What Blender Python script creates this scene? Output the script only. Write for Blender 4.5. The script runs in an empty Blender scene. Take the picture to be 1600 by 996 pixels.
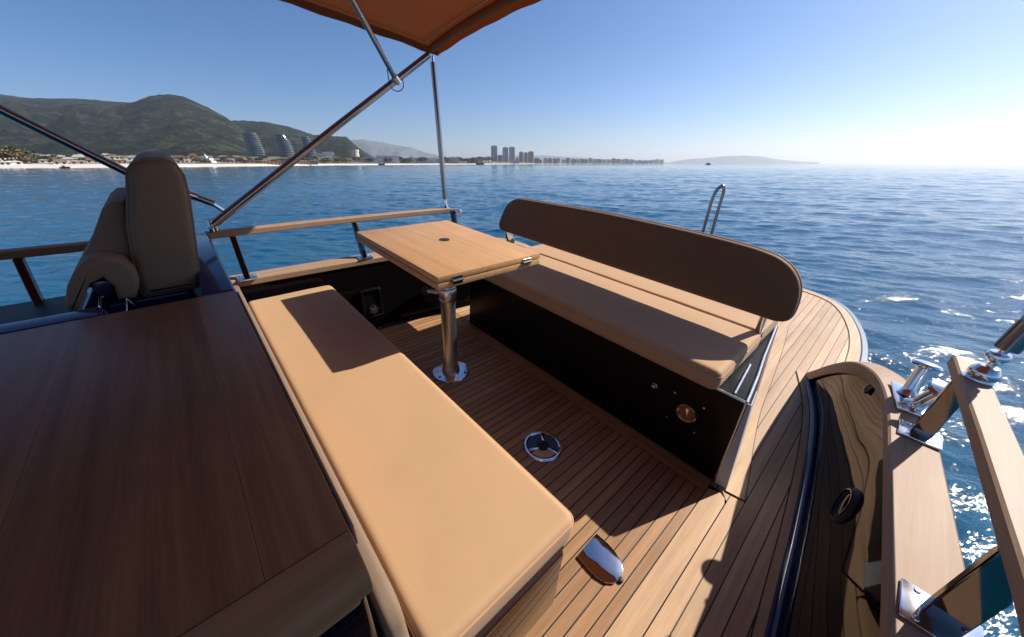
import bpy, bmesh, math, random
import numpy as np
from mathutils import Matrix, Vector, noise as mnoise

random.seed(7)
rng = np.random.default_rng(11)
SC = bpy.context.scene
COL = SC.collection
R_ = math.radians

# ------------------------------------------------------------------ camera, sky, sun, exposure
EYE = 2.1                        # eye height above the sea
cam = bpy.data.objects.new("camera", bpy.data.cameras.new("camera"))
COL.objects.link(cam)
SC.camera = cam
cam.data.sensor_width = 36.0
cam.data.lens = 545.0 / 1600.0 * 36.0
cam.data.clip_start = 0.02
cam.data.clip_end = 80000
cam.location = (0, 0, EYE)
cam.rotation_euler = (R_(90) - math.atan(242.0 / 545.0), 0, 0)

SUN_EL, SUN_AZ = R_(37.4), R_(67.6)      # azimuth measured clockwise from the view direction (+Y)
W = bpy.data.worlds.new("World")
SC.world = W
W.use_nodes = True
nt = W.node_tree
bg = nt.nodes["Background"]
sky = nt.nodes.new("ShaderNodeTexSky")
sky.sky_type = 'NISHITA'
sky.sun_disc = False
sky.sun_elevation = SUN_EL
sky.sun_rotation = SUN_AZ
sky.altitude = 0
sky.air_density = 0.85
sky.dust_density = 0.7
sky.ozone_density = 6.0
hs_ = nt.nodes.new("ShaderNodeHueSaturation")
hs_.inputs["Saturation"].default_value = 1.14
nt.links.new(sky.outputs[0], hs_.inputs["Color"])
tint = nt.nodes.new("ShaderNodeMix")
tint.data_type = 'RGBA'
tint.blend_type = 'MULTIPLY'
tint.inputs[0].default_value = 1.0
tint.inputs[7].default_value = (1.03, 0.955, 0.985, 1)
nt.links.new(hs_.outputs[0], tint.inputs[6])
nt.links.new(tint.outputs[2], bg.inputs[0])
bg.inputs[1].default_value = 0.084

sd = bpy.data.lights.new("sun", 'SUN')
sd.energy = 5.0
sd.angle = R_(0.5)
sd.color = (1.0, 0.93, 0.84)
sun = bpy.data.objects.new("sun", sd)
COL.objects.link(sun)
sdir = Vector((math.sin(SUN_AZ) * math.cos(SUN_EL), math.cos(SUN_AZ) * math.cos(SUN_EL), math.sin(SUN_EL)))
sun.rotation_euler = sdir.to_track_quat('Z', 'Y').to_euler()
sun.location = sdir * 50

SC.view_settings.view_transform = 'Standard'
SC.view_settings.look = 'None'
SC.view_settings.gamma = 1
SC.view_settings.exposure = 0.62
SC.cycles.max_bounces = 8
SC.cycles.glossy_bounces = 5
SC.cycles.volume_bounces = 0
SC.cycles.sample_clamp_indirect = 8

# boat frame -> world.  boat: +x port, +y aft, +z up, z=0 cockpit floor, camera above the origin at 1.4
M3 = Matrix(((0.66635385, 0.74426712, 0.0451553),
             (-0.74132642, 0.66778822, -0.06703754),
             (-0.08004802, 0.0111959, 0.99672813)))
T = Matrix.Translation((0, 0, EYE)) @ M3.to_4x4() @ Matrix.Translation((0, 0, -1.4))

# ------------------------------------------------------------------ materials
def mat(name):
    m = bpy.data.materials.new(name)
    m.use_nodes = True
    n = m.node_tree
    b = n.nodes["Principled BSDF"]
    return m, n, b

def N(n, t, **kw):
    x = n.nodes.new(t)
    for k, v in kw.items():
        if k.startswith("i_"):
            key = k[2:]
            x.inputs[int(key) if key.isdigit() else key].default_value = v
        else:
            setattr(x, k, v)
    return x

def MATH(n, op, a, b=None, c=None):
    x = n.nodes.new("ShaderNodeMath")
    x.operation = op
    for i, v in enumerate((a, b, c)):
        if v is None:
            continue
        if isinstance(v, (int, float)):
            x.inputs[i].default_value = v
        else:
            n.links.new(v, x.inputs[i])
    return x.outputs[0]

def coords(n, scale=(1, 1, 1)):
    tc = N(n, "ShaderNodeTexCoord")
    mp = N(n, "ShaderNodeMapping")
    mp.inputs["Scale"].default_value = scale
    n.links.new(tc.outputs["Object"], mp.inputs[0])
    return mp.outputs[0], tc.outputs["Object"]

def ramp(n, fac, stops):
    r = N(n, "ShaderNodeValToRGB")
    e = r.color_ramp.elements
    e[0].position, e[0].color = stops[0][0], (*stops[0][1], 1)
    e[1].position, e[1].color = stops[-1][0], (*stops[-1][1], 1)
    for p, c in stops[1:-1]:
        q = e.new(p)
        q.color = (*c, 1)
    n.links.new(fac, r.inputs[0])
    return r.outputs[0]

def mixc(n, fac, a, b, mode='MIX'):
    x = N(n, "ShaderNodeMix", data_type='RGBA', blend_type=mode)
    for sock, v in ((0, fac), (6, a), (7, b)):
        if isinstance(v, (int, float)):
            x.inputs[sock].default_value = v
        elif isinstance(v, tuple):
            x.inputs[sock].default_value = (*v, 1) if len(v) == 3 else v
        else:
            n.links.new(v, x.inputs[sock])
    return x.outputs[2]

def bump(n, b, h, strength, dist):
    x = N(n, "ShaderNodeBump")
    x.inputs["Strength"].default_value = strength
    x.inputs["Distance"].default_value = dist
    n.links.new(h, x.inputs["Height"])
    n.links.new(x.outputs[0], b.inputs["Normal"])
    return x

def noise(n, vec, scale, detail=4, rough=0.55):
    x = N(n, "ShaderNodeTexNoise")
    x.inputs["Scale"].default_value = scale
    x.inputs["Detail"].default_value = detail
    x.inputs["Roughness"].default_value = rough
    n.links.new(vec, x.inputs["Vector"])
    return x.outputs["Fac"]

def wood(name, dark, light, axis='y', rough=0.5, pitch=None, offset=0.0, across='x', seam=0.0042, coat=0.0, jitter=0.40, grain=1.0):
    """Teak with the grain along `axis`; pitch/offset lay black caulked seams across `across`."""
    m, n, b = mat(name)
    sc = {'x': (1.3, 34, 34), 'y': (34, 1.3, 34), 'z': (34, 34, 1.3)}[axis]
    v, raw = coords(n, sc)
    g1 = noise(n, v, 1.0, 6, 0.6)
    sc2 = tuple(s * 7 for s in sc)
    mp = N(n, "ShaderNodeMapping")
    mp.inputs["Scale"].default_value = sc2
    n.links.new(raw, mp.inputs[0])
    g2 = noise(n, mp.outputs[0], 1.0, 3, 0.6)
    blot = noise(n, raw, 2.3, 3, 0.5)
    f = MATH(n, 'ADD', MATH(n, 'MULTIPLY', g1, 0.75 * grain), MATH(n, 'MULTIPLY', g2, 0.3 * grain))
    f = MATH(n, 'ADD', f, MATH(n, 'MULTIPLY', blot, 0.35))
    f = MATH(n, 'SUBTRACT', f, 0.525 * grain + 0.175 - 0.5)
    c = ramp(n, f, [(0.28, dark), (0.52, tuple((a + q) / 2 for a, q in zip(dark, light))), (0.75, light)])
    height = MATH(n, 'MULTIPLY', g2, 0.25)
    if pitch:
        sep = N(n, "ShaderNodeSeparateXYZ")
        n.links.new(raw, sep.inputs[0])
        co = sep.outputs[{'x': 0, 'y': 1, 'z': 2}[across]]
        q = MATH(n, 'DIVIDE', MATH(n, 'SUBTRACT', co, offset), pitch)
        idx = MATH(n, 'FLOOR', q)
        fr = MATH(n, 'FRACT', q)
        wn = N(n, "ShaderNodeTexWhiteNoise", noise_dimensions='1D')
        n.links.new(idx, wn.inputs["W"])
        k = MATH(n, 'ADD', MATH(n, 'MULTIPLY', wn.outputs["Value"], jitter), 1.0 - jitter / 2)
        hsv = N(n, "ShaderNodeHueSaturation")
        n.links.new(k, hsv.inputs["Value"])
        n.links.new(c, hsv.inputs["Color"])
        c = hsv.outputs[0]
        half = seam / pitch / 2
        d = MATH(n, 'ABSOLUTE', MATH(n, 'SUBTRACT', fr, 0.5))
        s = MATH(n, 'GREATER_THAN', d, 0.5 - half)
        c = mixc(n, s, c, (0.012, 0.011, 0.012))
        height = MATH(n, 'SUBTRACT', height, MATH(n, 'MULTIPLY', s, 0.6))
    n.links.new(c, b.inputs["Base Color"])
    rr = MATH(n, 'ADD', MATH(n, 'MULTIPLY', blot, 0.15), rough - 0.07)
    n.links.new(rr, b.inputs["Roughness"])
    b.inputs["Specular IOR Level"].default_value = 0.3
    b.inputs["Coat Weight"].default_value = coat
    b.inputs["Coat Roughness"].default_value = 0.08
    bump(n, b, height, 0.35, 0.0025)
    return m

DK_D, DK_L = (0.36, 0.210, 0.105), (0.60, 0.395, 0.225)
M_FLOOR = wood("cockpit_teak", (0.27, 0.135, 0.055), (0.46, 0.265, 0.13), 'y', 0.5, 0.0445, -0.227, 'x', 0.0045)
M_SIDE = wood("side_deck_teak", DK_D, DK_L, 'y', 0.55, 0.0560, -0.060, 'x', 0.0042)
M_MARGIN_Y = wood("margin_teak_lengthwise", DK_D, DK_L, 'y', 0.55)
M_MARGIN_X = wood("margin_teak_crosswise", (0.27, 0.135, 0.055), (0.46, 0.265, 0.13), 'x', 0.5)
M_CAP = wood("gunwale_teak", (0.27, 0.165, 0.095), (0.38, 0.255, 0.165), 'y', 0.6)
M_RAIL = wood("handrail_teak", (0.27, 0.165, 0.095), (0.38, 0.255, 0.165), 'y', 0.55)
M_TABLE = wood("table_teak", (0.38, 0.20, 0.085), (0.56, 0.33, 0.16), 'x', 0.5, grain=0.9)
M_CONSOLE = wood("varnished_dark_teak", (0.125, 0.062, 0.028), (0.27, 0.140, 0.066), 'x', 0.42, 0.285, -0.235, 'y', 0.0007, jitter=0.22)
M_CONSOLE.node_tree.nodes['Principled BSDF'].inputs['Specular IOR Level'].default_value = 0.2
M_EDGE_RAIL_SHADE = wood("edge_and_shaded_rail_teak", (0.20, 0.11, 0.05), (0.28, 0.16, 0.08), 'y', 0.5)

def leather(name, col, rough=0.7):
    m, n, b = mat(name)
    v, raw = coords(n)
    big = noise(n, raw, 2.2, 3)
    fine = noise(n, raw, 420, 2)
    vor = N(n, "ShaderNodeTexVoronoi")
    vor.inputs["Scale"].default_value = 520
    n.links.new(raw, vor.inputs["Vector"])
    c = ramp(n, big, [(0.3, tuple(x * 0.965 for x in col)), (0.7, tuple(min(1, x * 1.025) for x in col))])
    n.links.new(c, b.inputs["Base Color"])
    b.inputs["Roughness"].default_value = rough
    b.inputs["Specular IOR Level"].default_value = 0.2
    b.inputs["Sheen Weight"].default_value = 0.08
    h = MATH(n, 'ADD', MATH(n, 'MULTIPLY', fine, 0.03), MATH(n, 'MULTIPLY', vor.outputs["Distance"], 0.04))
    med = noise(n, raw, 5.5, 2)
    h = MATH(n, 'ADD', h, MATH(n, 'MULTIPLY', med, 0.55))
    bump(n, b, h, 0.3, 0.012)
    return m

M_LEATHER = leather("tan_leather", (0.45, 0.275, 0.145))
M_LEATHER_SHADE = leather("shade_grey_tan_leather", (0.20, 0.135, 0.088))  # tan leather with the shade put into a darker, greyer colour
M_BACKREST_SHADE = leather("shade_dark_tan_leather", (0.175, 0.095, 0.048))  # backrest leather: shade painted in as a darker copy of the tan

def gloss(name, col, rough=0.035, wave=0.12, coat=0.0, spec=0.5):
    m, n, b = mat(name)
    v, raw = coords(n)
    b.inputs["Base Color"].default_value = (*col, 1)
    b.inputs["Roughness"].default_value = rough
    b.inputs["Coat Weight"].default_value = coat
    b.inputs["Coat Roughness"].default_value = 0.02
    b.inputs["Specular IOR Level"].default_value = spec
    h = noise(n, raw, 3.0, 1, 0.4)
    bm_ = bump(n, b, h, wave, 0.012)
    n.links.new(bm_.outputs[0], b.inputs["Coat Normal"])
    return m

M_NAVY = gloss("glossy_midnight_paint", (0.006, 0.006, 0.010))
M_BULW = gloss("glossy_bulwark_paint", (0.004, 0.003, 0.004), 0.025, 0.20, 0.0, 0.3)
M_BULW.node_tree.nodes["Principled BSDF"].inputs["IOR"].default_value = 1.28
M_NAVYB = gloss("glossy_blue_coaming", (0.012, 0.022, 0.085), 0.12, 0.05)
M_LOCKER = gloss("satin_black_locker_paint", (0.004, 0.004, 0.005), 0.30, 0.0, 0.0, 0.2)
M_BLACKM, _n, _b = mat("matt_black")
_b.inputs["Base Color"].default_value = (0.01, 0.01, 0.011, 1)
_b.inputs["Roughness"].default_value = 0.6
M_CAULK, _n, _b = mat("black_caulk")
_b.inputs["Base Color"].default_value = (0.012, 0.011, 0.012, 1)
_b.inputs["Roughness"].default_value = 0.7

def metal(name, col=(0.78, 0.78, 0.79), rough=0.09, scratch=0.1):
    m, n, b = mat(name)
    v, raw = coords(n)
    b.inputs["Base Color"].default_value = (*col, 1)
    b.inputs["Metallic"].default_value = 1
    k = noise(n, raw, 30, 4)
    n.links.new(MATH(n, 'ADD', MATH(n, 'MULTIPLY', k, scratch), rough), b.inputs["Roughness"])
    return m

M_CHROME = metal("polished_steel")
M_SATIN = metal("satin_aluminium", (0.72, 0.73, 0.75), 0.25, 0.15)
M_POLE = metal("pole_steel", (0.34, 0.31, 0.285), 0.14, 0.08)
M_POST_DARK_REFL = metal("dark_reflection_post_steel", (0.075, 0.068, 0.065), 0.08, 0.05)  # same post steel, dark reflections painted into its colour
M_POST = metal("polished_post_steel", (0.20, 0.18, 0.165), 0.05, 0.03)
M_MIRR = metal("mirror_steel", (0.62, 0.61, 0.62), 0.04, 0.05)
_n = M_MIRR.node_tree
_v, _raw = coords(_n)
bump(_n, _n.nodes["Principled BSDF"], noise(_n, _raw, 14, 1, 0.5), 0.30, 0.008)
M_TRIM = metal("edge_trim_steel", (0.62, 0.66, 0.72), 0.22)
M_WHITE, _n, _b = mat("white_gelcoat")
_b.inputs["Base Color"].default_value = (0.75, 0.76, 0.78, 1)
_b.inputs["Roughness"].default_value = 0.3

def plain_early(name, col, rough):
    m, n, b = mat(name)
    b.inputs["Base Color"].default_value = (*col, 1)
    b.inputs["Roughness"].default_value = rough
    return m

def canvas():
    m, n, b = mat("tan_canvas")
    v, raw = coords(n)
    w1 = noise(n, raw, 3.0, 3)
    fine = noise(n, raw, 260, 2)
    c = ramp(n, w1, [(0.3, (0.30, 0.135, 0.060)), (0.7, (0.38, 0.175, 0.080))])
    n.links.new(c, b.inputs["Base Color"])
    b.inputs["Roughness"].default_value = 0.85
    bump(n, b, MATH(n, 'ADD', MATH(n, 'MULTIPLY', w1, 2.0), MATH(n, 'MULTIPLY', fine, 0.05)), 0.5, 0.02)
    tr = N(n, "ShaderNodeBsdfTranslucent")
    tr.inputs[0].default_value = (0.50, 0.23, 0.10, 1)
    mx = N(n, "ShaderNodeMixShader")
    mx.inputs[0].default_value = 0.38
    n.links.new(b.outputs[0], mx.inputs[1])
    n.links.new(tr.outputs[0], mx.inputs[2])
    n.links.new(mx.outputs[0], n.nodes["Material Output"].inputs[0])
    return m
M_CANVAS = canvas()

# ------------------------------------------------------------------ mesh helpers
def finish(name, bm, m, parent=None, world=None, angle=35, loc=None):
    """Link one mesh. With `parent` its vertices (boat coordinates) are made local to the parent's base."""
    if parent is not None:
        base = parent.get("_b")
        off = Vector(base) if base else Vector((0, 0, 0))
    else:
        off = Vector(loc) if loc else Vector((0, 0, 0))
    if off.length > 0:
        bmesh.ops.translate(bm, verts=bm.verts, vec=-off)
    me = bpy.data.meshes.new(name)
    bm.to_mesh(me)
    bm.free()
    me.materials.append(m)
    for p in me.polygons:
        p.use_smooth = True
    me.set_sharp_from_angle(angle=R_(angle))
    o = bpy.data.objects.new(name, me)
    COL.objects.link(o)
    if parent is not None:
        o.parent = parent
        o["_b"] = list(off)
    else:
        o.matrix_world = (T if world is None else world) @ Matrix.Translation(off)
        o["_b"] = list(off)
    return o

def thing(name, label, cat, loc=(0, 0, 0), group=None, world=None):
    o = bpy.data.objects.new(name, None)
    COL.objects.link(o)
    o.empty_display_size = 0.1
    o.matrix_world = (T if world is None else world) @ Matrix.Translation(loc)
    o["_b"] = list(loc)
    o["label"] = label
    o["category"] = cat
    if group:
        o["group"] = group
    return o

def tag(o, label=None, cat=None, group=None, kind=None):
    for k, v in (("label", label), ("category", cat), ("group", group), ("kind", kind)):
        if v:
            o[k] = v
    return o

def box_bm(x0, x1, y0, y1, z0, z1, bev=0.0, seg=2, bm=None, rot=None, pivot=None):
    bm0 = bmesh.new()
    bmesh.ops.create_cube(bm0, size=1)
    bmesh.ops.scale(bm0, verts=bm0.verts, vec=(x1 - x0, y1 - y0, z1 - z0))
    bmesh.ops.translate(bm0, verts=bm0.verts, vec=((x0 + x1) / 2, (y0 + y1) / 2, (z0 + z1) / 2))
    if bev:
        bmesh.ops.bevel(bm0, geom=bm0.edges[:], offset=bev, segments=seg, affect='EDGES', profile=0.5)
    if rot is not None:
        pv = Vector(pivot) if pivot else Vector(((x0 + x1) / 2, (y0 + y1) / 2, (z0 + z1) / 2))
        bmesh.ops.rotate(bm0, verts=bm0.verts, cent=pv, matrix=rot)
    if bm is None:
        return bm0
    merge(bm, bm0)
    return bm

def merge(dst, src):
    me = bpy.data.meshes.new("tmp")
    src.to_mesh(me)
    src.free()
    dst.from_mesh(me)
    bpy.data.meshes.remove(me)

def tube_bm(pts, r, seg=14, bm=None, cap=True, flat=None):
    """Sweep a circle (or flat=(w,h) ellipse) along a polyline."""
    own = bm is None
    if own:
        bm = bmesh.new()
    pts = [Vector(p) for p in pts]
    rs = r if isinstance(r, (list, tuple)) else [r] * len(pts)
    rings = []
    up = None
    for i, p in enumerate(pts):
        if i == 0:
            d = pts[1] - p
        elif i == len(pts) - 1:
            d = p - pts[i - 1]
        else:
            d = (pts[i + 1] - p).normalized() + (p - pts[i - 1]).normalized()
        d.normalize()
        if up is None:
            up = Vector((0, 0, 1)) if abs(d.z) < 0.9 else Vector((0, 1, 0))
        side = d.cross(up).normalized()
        up = side.cross(d).normalized()
        ring = []
        for k in range(seg):
            a = 2 * math.pi * k / seg
            ring.append(bm.verts.new(p + side * math.cos(a) * rs[i] + up * math.sin(a) * rs[i]))
        rings.append(ring)
    for a, b_ in zip(rings, rings[1:]):
        for k in range(seg):
            bm.faces.new((a[k], a[(k + 1) % seg], b_[(k + 1) % seg], b_[k]))
    if cap:
        bm.faces.new(rings[0][::-1])
        bm.faces.new(rings[-1])
    bmesh.ops.recalc_face_normals(bm, faces=bm.faces[:])
    return bm

def lathe_bm(profile, center, axis=(0, 0, 1), seg=40, bm=None):
    """profile: list of (radius, height) turned around `axis` through `center`."""
    own = bm is None
    bm0 = bmesh.new()
    q = Vector((0, 0, 1)).rotation_difference(Vector(axis).normalized())
    c = Vector(center)
    rings = []
    for (r, h) in profile:
        if r < 1e-6:
            rings.append([bm0.verts.new(c + q @ Vector((0, 0, h)))])
        else:
            rings.append([bm0.verts.new(c + q @ Vector((r * math.cos(2 * math.pi * k / seg), r * math.sin(2 * math.pi * k / seg), h))) for k in range(seg)])
    for a, b_ in zip(rings, rings[1:]):
        for k in range(seg):
            v = []
            for ring, idx in ((a, k), (a, k + 1), (b_, k + 1), (b_, k)):
                w = ring[idx % len(ring)]
                if w not in v:
                    v.append(w)
            if len(v) > 2:
                try:
                    bm0.faces.new(v)
                except ValueError:
                    pass
    bmesh.ops.recalc_face_normals(bm0, faces=bm0.faces[:])
    if own:
        return bm0
    merge(bm, bm0)
    return bm

def prism_bm(poly, axis, a, b_, bev=0.0, seg=3):
    """poly: 2-D outline; axis: the extrusion axis; a,b_: its start and end."""
    bm = bmesh.new()
    def P(p, w):
        if axis == 'x':
            return (w, p[0], p[1])
        if axis == 'y':
            return (p[0], w, p[1])
        return (p[0], p[1], w)
    lo = [bm.verts.new(P(p, a)) for p in poly]
    hi = [bm.verts.new(P(p, b_)) for p in poly]
    k = len(poly)
    f0 = bm.faces.new(lo[::-1])
    f1 = bm.faces.new(hi)
    for i in range(k):
        bm.faces.new((lo[i], lo[(i + 1) % k], hi[(i + 1) % k], hi[i]))
    bmesh.ops.recalc_face_normals(bm, faces=bm.faces[:])
    if bev:
        es = [e for e in bm.edges if (f0 in e.link_faces or f1 in e.link_faces)]
        bmesh.ops.bevel(bm, geom=es, offset=bev, segments=seg, affect='EDGES', profile=0.5)
    return bm

def spline(pts, n):
    """Catmull-Rom through the points."""
    P = [Vector(p) for p in pts]
    P = [P[0] * 2 - P[1]] + P + [P[-1] * 2 - P[-2]]
    out = []
    for i in range(1, len(P) - 2):
        for j in range(n):
            t = j / n
            a, b_, c, d = P[i - 1], P[i], P[i + 1], P[i + 2]
            out.append(0.5 * ((2 * b_) + (c - a) * t + (2 * a - 5 * b_ + 4 * c - d) * t * t + (3 * b_ - a - 3 * c + d) * t ** 3))
    out.append(P[-2])
    return out

def loft_bm(rows, closed=False, bm=None):
    if bm is None:
        bm = bmesh.new()
    vs = [[bm.verts.new(p) for p in r] for r in rows]
    for a, b_ in zip(vs, vs[1:]):
        k = len(a)
        for i in range(k if closed else k - 1):
            j = (i + 1) % k
            try:
                bm.faces.new((a[i], a[j], b_[j], b_[i]))
            except ValueError:
                pass
    return bm

def poly_sheet_bm(poly, z, thick=0.0):
    bm = bmesh.new()
    vs = [bm.verts.new((p[0], p[1], z)) for p in poly]
    f = bm.faces.new(vs)
    bmesh.ops.recalc_face_normals(bm, faces=bm.faces[:])
    if f.normal.z < 0:
        f.normal_flip()
    bm.normal_update()
    if bm.faces[0].normal.z < 0:
        bmesh.ops.reverse_faces(bm, faces=bm.faces[:])
    if thick:
        r = bmesh.ops.extrude_face_region(bm, geom=bm.faces[:])
        vv = [g for g in r["geom"] if isinstance(g, bmesh.types.BMVert)]
        bmesh.ops.translate(bm, verts=vv, vec=(0, 0, -thick))
        bmesh.ops.recalc_face_normals(bm, faces=bm.faces[:])
    return bm

def cushion_bm(x0, x1, y0, y1, z0, z1, r=0.028, puff=0.008, nx=40, ny=14, seed=0, corner=0.05):
    """A stuffed cushion: rounded top rim, slightly crowned, gently uneven top."""
    bm = bmesh.new()
    def spaced(a, b_, n):
        L = b_ - a
        rim = [0, 0.1, 0.25, 0.45, 0.7, 1.0, 1.4]
        inner = [r * 1.4 + (L - 2.8 * r) * i / n for i in range(1, n)]
        s = [r * q for q in rim] + inner + [L - r * q for q in rim[::-1]]
        return [a + q for q in s]
    xs, ys = spaced(x0, x1, nx), spaced(y0, y1, ny)
    def corner_pull(x, y):
        # rounds the plan corners
        cx = min(max(x, x0 + corner), x1 - corner)
        cy = min(max(y, y0 + corner), y1 - corner)
        dx, dy = x - cx, y - cy
        if dx and dy:
            m_ = max(abs(dx), abs(dy))
            d = math.hypot(dx, dy)
            s = m_ / d
            return cx + dx * s, cy + dy * s
        return x, y
    grid = []
    for y in ys:
        row = []
        for x in xs:
            d = min(x - x0, x1 - x, y - y0, y1 - y)
            dd = min(d / r, 1.0)
            z = z1 - r * (1 - math.sqrt(max(0, 1 - (1 - dd) ** 2)))
            u = (x - x0) / (x1 - x0)
            v = (y - y0) / (y1 - y0)
            z += puff * (16 * u * (1 - u) * v * (1 - v)) ** 0.5
            z += 0.0022 * mnoise.noise(Vector((x * 5 + seed, y * 6, 1.3))) * dd
            px_, py_ = corner_pull(x, y)
            row.append(bm.verts.new((px_, py_, z)))
        grid.append(row)
    for a, b_ in zip(grid, grid[1:]):
        for i in range(len(a) - 1):
            bm.faces.new((a[i], a[i + 1], b_[i + 1], b_[i]))
    # sides
    loop = grid[0][:] + [r_[-1] for r_ in grid[1:-1]] + grid[-1][::-1] + [r_[0] for r_ in grid[-2:0:-1]]
    prev = loop
    cxm, cym = (x0 + x1) / 2, (y0 + y1) / 2
    H = z1 - r - z0
    for f, ins in ((0.25, -0.003), (0.6, -0.003), (0.86, 0.0), (0.97, 0.006), (1.0, 0.016)):
        ring = []
        for v in loop:
            sx = 1 if v.co.x > cxm else -1
            sy = 1 if v.co.y > cym else -1
            fx = abs(v.co.x - cxm) > (x1 - x0) / 2 - corner
            fy = abs(v.co.y - cym) > (y1 - y0) / 2 - corner
            ring.append(bm.verts.new((v.co.x - sx * ins * fx, v.co.y - sy * ins * fy, z1 - r - H * f)))
        k = len(ring)
        for i in range(k):
            bm.faces.new((prev[i], ring[i], ring[(i + 1) % k], prev[(i + 1) % k]))
        prev = ring
    bm.faces.new(prev)
    bmesh.ops.recalc_face_normals(bm, faces=bm.faces[:])
    return bm

def seam_path(x0, x1, y0, y1, z, c=0.05, out=0.001):
    """Closed rounded-rectangle path for piping."""
    pts = []
    for (cx, cy, a0) in ((x1 - c, y1 - c, 0), (x0 + c, y1 - c, 90), (x0 + c, y0 + c, 180), (x1 - c, y0 + c, 270)):
        for k in range(7):
            a = R_(a0 + 15 * k)
            pts.append((cx + (c + out) * math.cos(a), cy + (c + out) * math.sin(a), z))
    pts.append(pts[0])
    return pts

# ================================================================== SEA, LAND, SKY
def sea():
    """One sheet: a polar net round the boat, fine inside the view, out to the horizon."""
    rings = [0.6]
    while rings[-1] < 450:
        rings.append(rings[-1] * 1.0052 + 0.004)
    while rings[-1] < 14500:
        rings.append(rings[-1] * 1.05)
    rings = np.array(rings)
    a_view = np.linspace(R_(-66), R_(66), 760)
    a_back = np.linspace(R_(66), R_(294), 150)[1:-1]
    ang = np.concatenate([a_view, a_back])
    nr, na = len(rings), len(ang)
    Rr, Aa = np.meshgrid(rings, ang, indexing='ij')
    X, Y = Rr * np.sin(Aa), Rr * np.cos(Aa)
    Z = np.zeros_like(X)
    cell = np.maximum(Rr * 0.0052, 0.01)
    wind = R_(200)
    dX, dY = np.zeros_like(X), np.zeros_like(X)
    g = np.random.default_rng(5)
    for i in range(70):
        lam = 0.34 * (22.0 / 0.34) ** (i / 69.0)
        th = wind + g.normal(0, 0.62)
        k = 2 * math.pi / lam
        amp = 0.0033 * lam ** 0.46 * (0.75 if lam > 9 else 1.0)
        ph = g.uniform(0, 2 * math.pi)
        w = np.clip(lam / (cell * 3.0) - 0.6, 0, 1)
        kx, ky = k * math.sin(th), k * math.cos(th)
        p = kx * X + ky * Y + ph
        Z += amp * w * np.cos(p)
        q = 0.45 * amp * w
        dX -= q * math.sin(th) * np.sin(p)
        dY -= q * math.cos(th) * np.sin(p)
    X, Y = X + dX, Y + dY
    verts = np.stack([X.ravel(), Y.ravel(), Z.ravel()], 1)
    i0 = (np.arange(nr - 1)[:, None] * na + np.arange(na)[None, :])
    i1 = (np.arange(nr - 1)[:, None] * na + (np.arange(na)[None, :] + 1) % na)
    quads = np.stack([i0, i1, i1 + na, i0 + na], 2).reshape(-1, 4)[:, ::-1]
    me = bpy.data.meshes.new("sea")
    me.vertices.add(len(verts))
    me.vertices.foreach_set("co", verts.ravel())
    me.loops.add(quads.size)
    me.loops.foreach_set("vertex_index", quads.ravel().astype(np.int32))
    me.polygons.add(len(quads))
    me.polygons.foreach_set("loop_start", np.arange(0, quads.size, 4, dtype=np.int32))
    me.polygons.foreach_set("use_smooth", np.ones(len(quads), dtype=bool))
    me.update()
    m, n, b = mat("sea_water")
    v, raw = coords(n)
    geo = N(n, "ShaderNodeNewGeometry")
    ln = N(n, "ShaderNodeVectorMath", operation='LENGTH')
    n.links.new(geo.outputs["Position"], ln.inputs[0])
    patches = noise(n, raw, 0.02, 3)
    c = ramp(n, patches, [(0.3, (0.003, 0.060, 0.120)), (0.7, (0.004, 0.080, 0.150))])
    n.links.new(c, b.inputs["Base Color"])
    b.inputs["Roughness"].default_value = 0.035
    b.inputs["IOR"].default_value = 1.333
    mp = N(n, "ShaderNodeMapping")
    mp.inputs["Rotation"].default_value = (0, 0, R_(20))
    mp.inputs["Scale"].default_value = (0.55, 1.0, 1.0)
    n.links.new(raw, mp.inputs[0])
    n1 = noise(n, mp.outputs[0], 7.0, 4, 0.6)
    n2 = noise(n, mp.outputs[0], 0.9, 5, 0.65)
    n3 = noise(n, mp.outputs[0], 28.0, 3, 0.6)
    h = MATH(n, 'ADD', MATH(n, 'MULTIPLY', n1, 0.012), MATH(n, 'MULTIPLY', n2, 0.07))
    h = MATH(n, 'ADD', h, MATH(n, 'MULTIPLY', n3, 0.0035))
    bump(n, b, h, 1.0, 1.0)
    me.materials.append(m)
    o = bpy.data.objects.new("sea", me)
    COL.objects.link(o)
    o["kind"] = "structure"
    return o

def az(u):
    return (u - 800) / 596.4
def wz(v, Y):
    """height above the sea of image row v at forward distance Y (the horizon is row 256)"""
    return EYE + Y * (256 - v) * 0.914 / (596.4 + (256 - v) * 0.406)
def wpt(u, v, Y):
    return Vector((az(u) * Y, Y, wz(v, Y)))

WI = Matrix.Identity(4)

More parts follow.
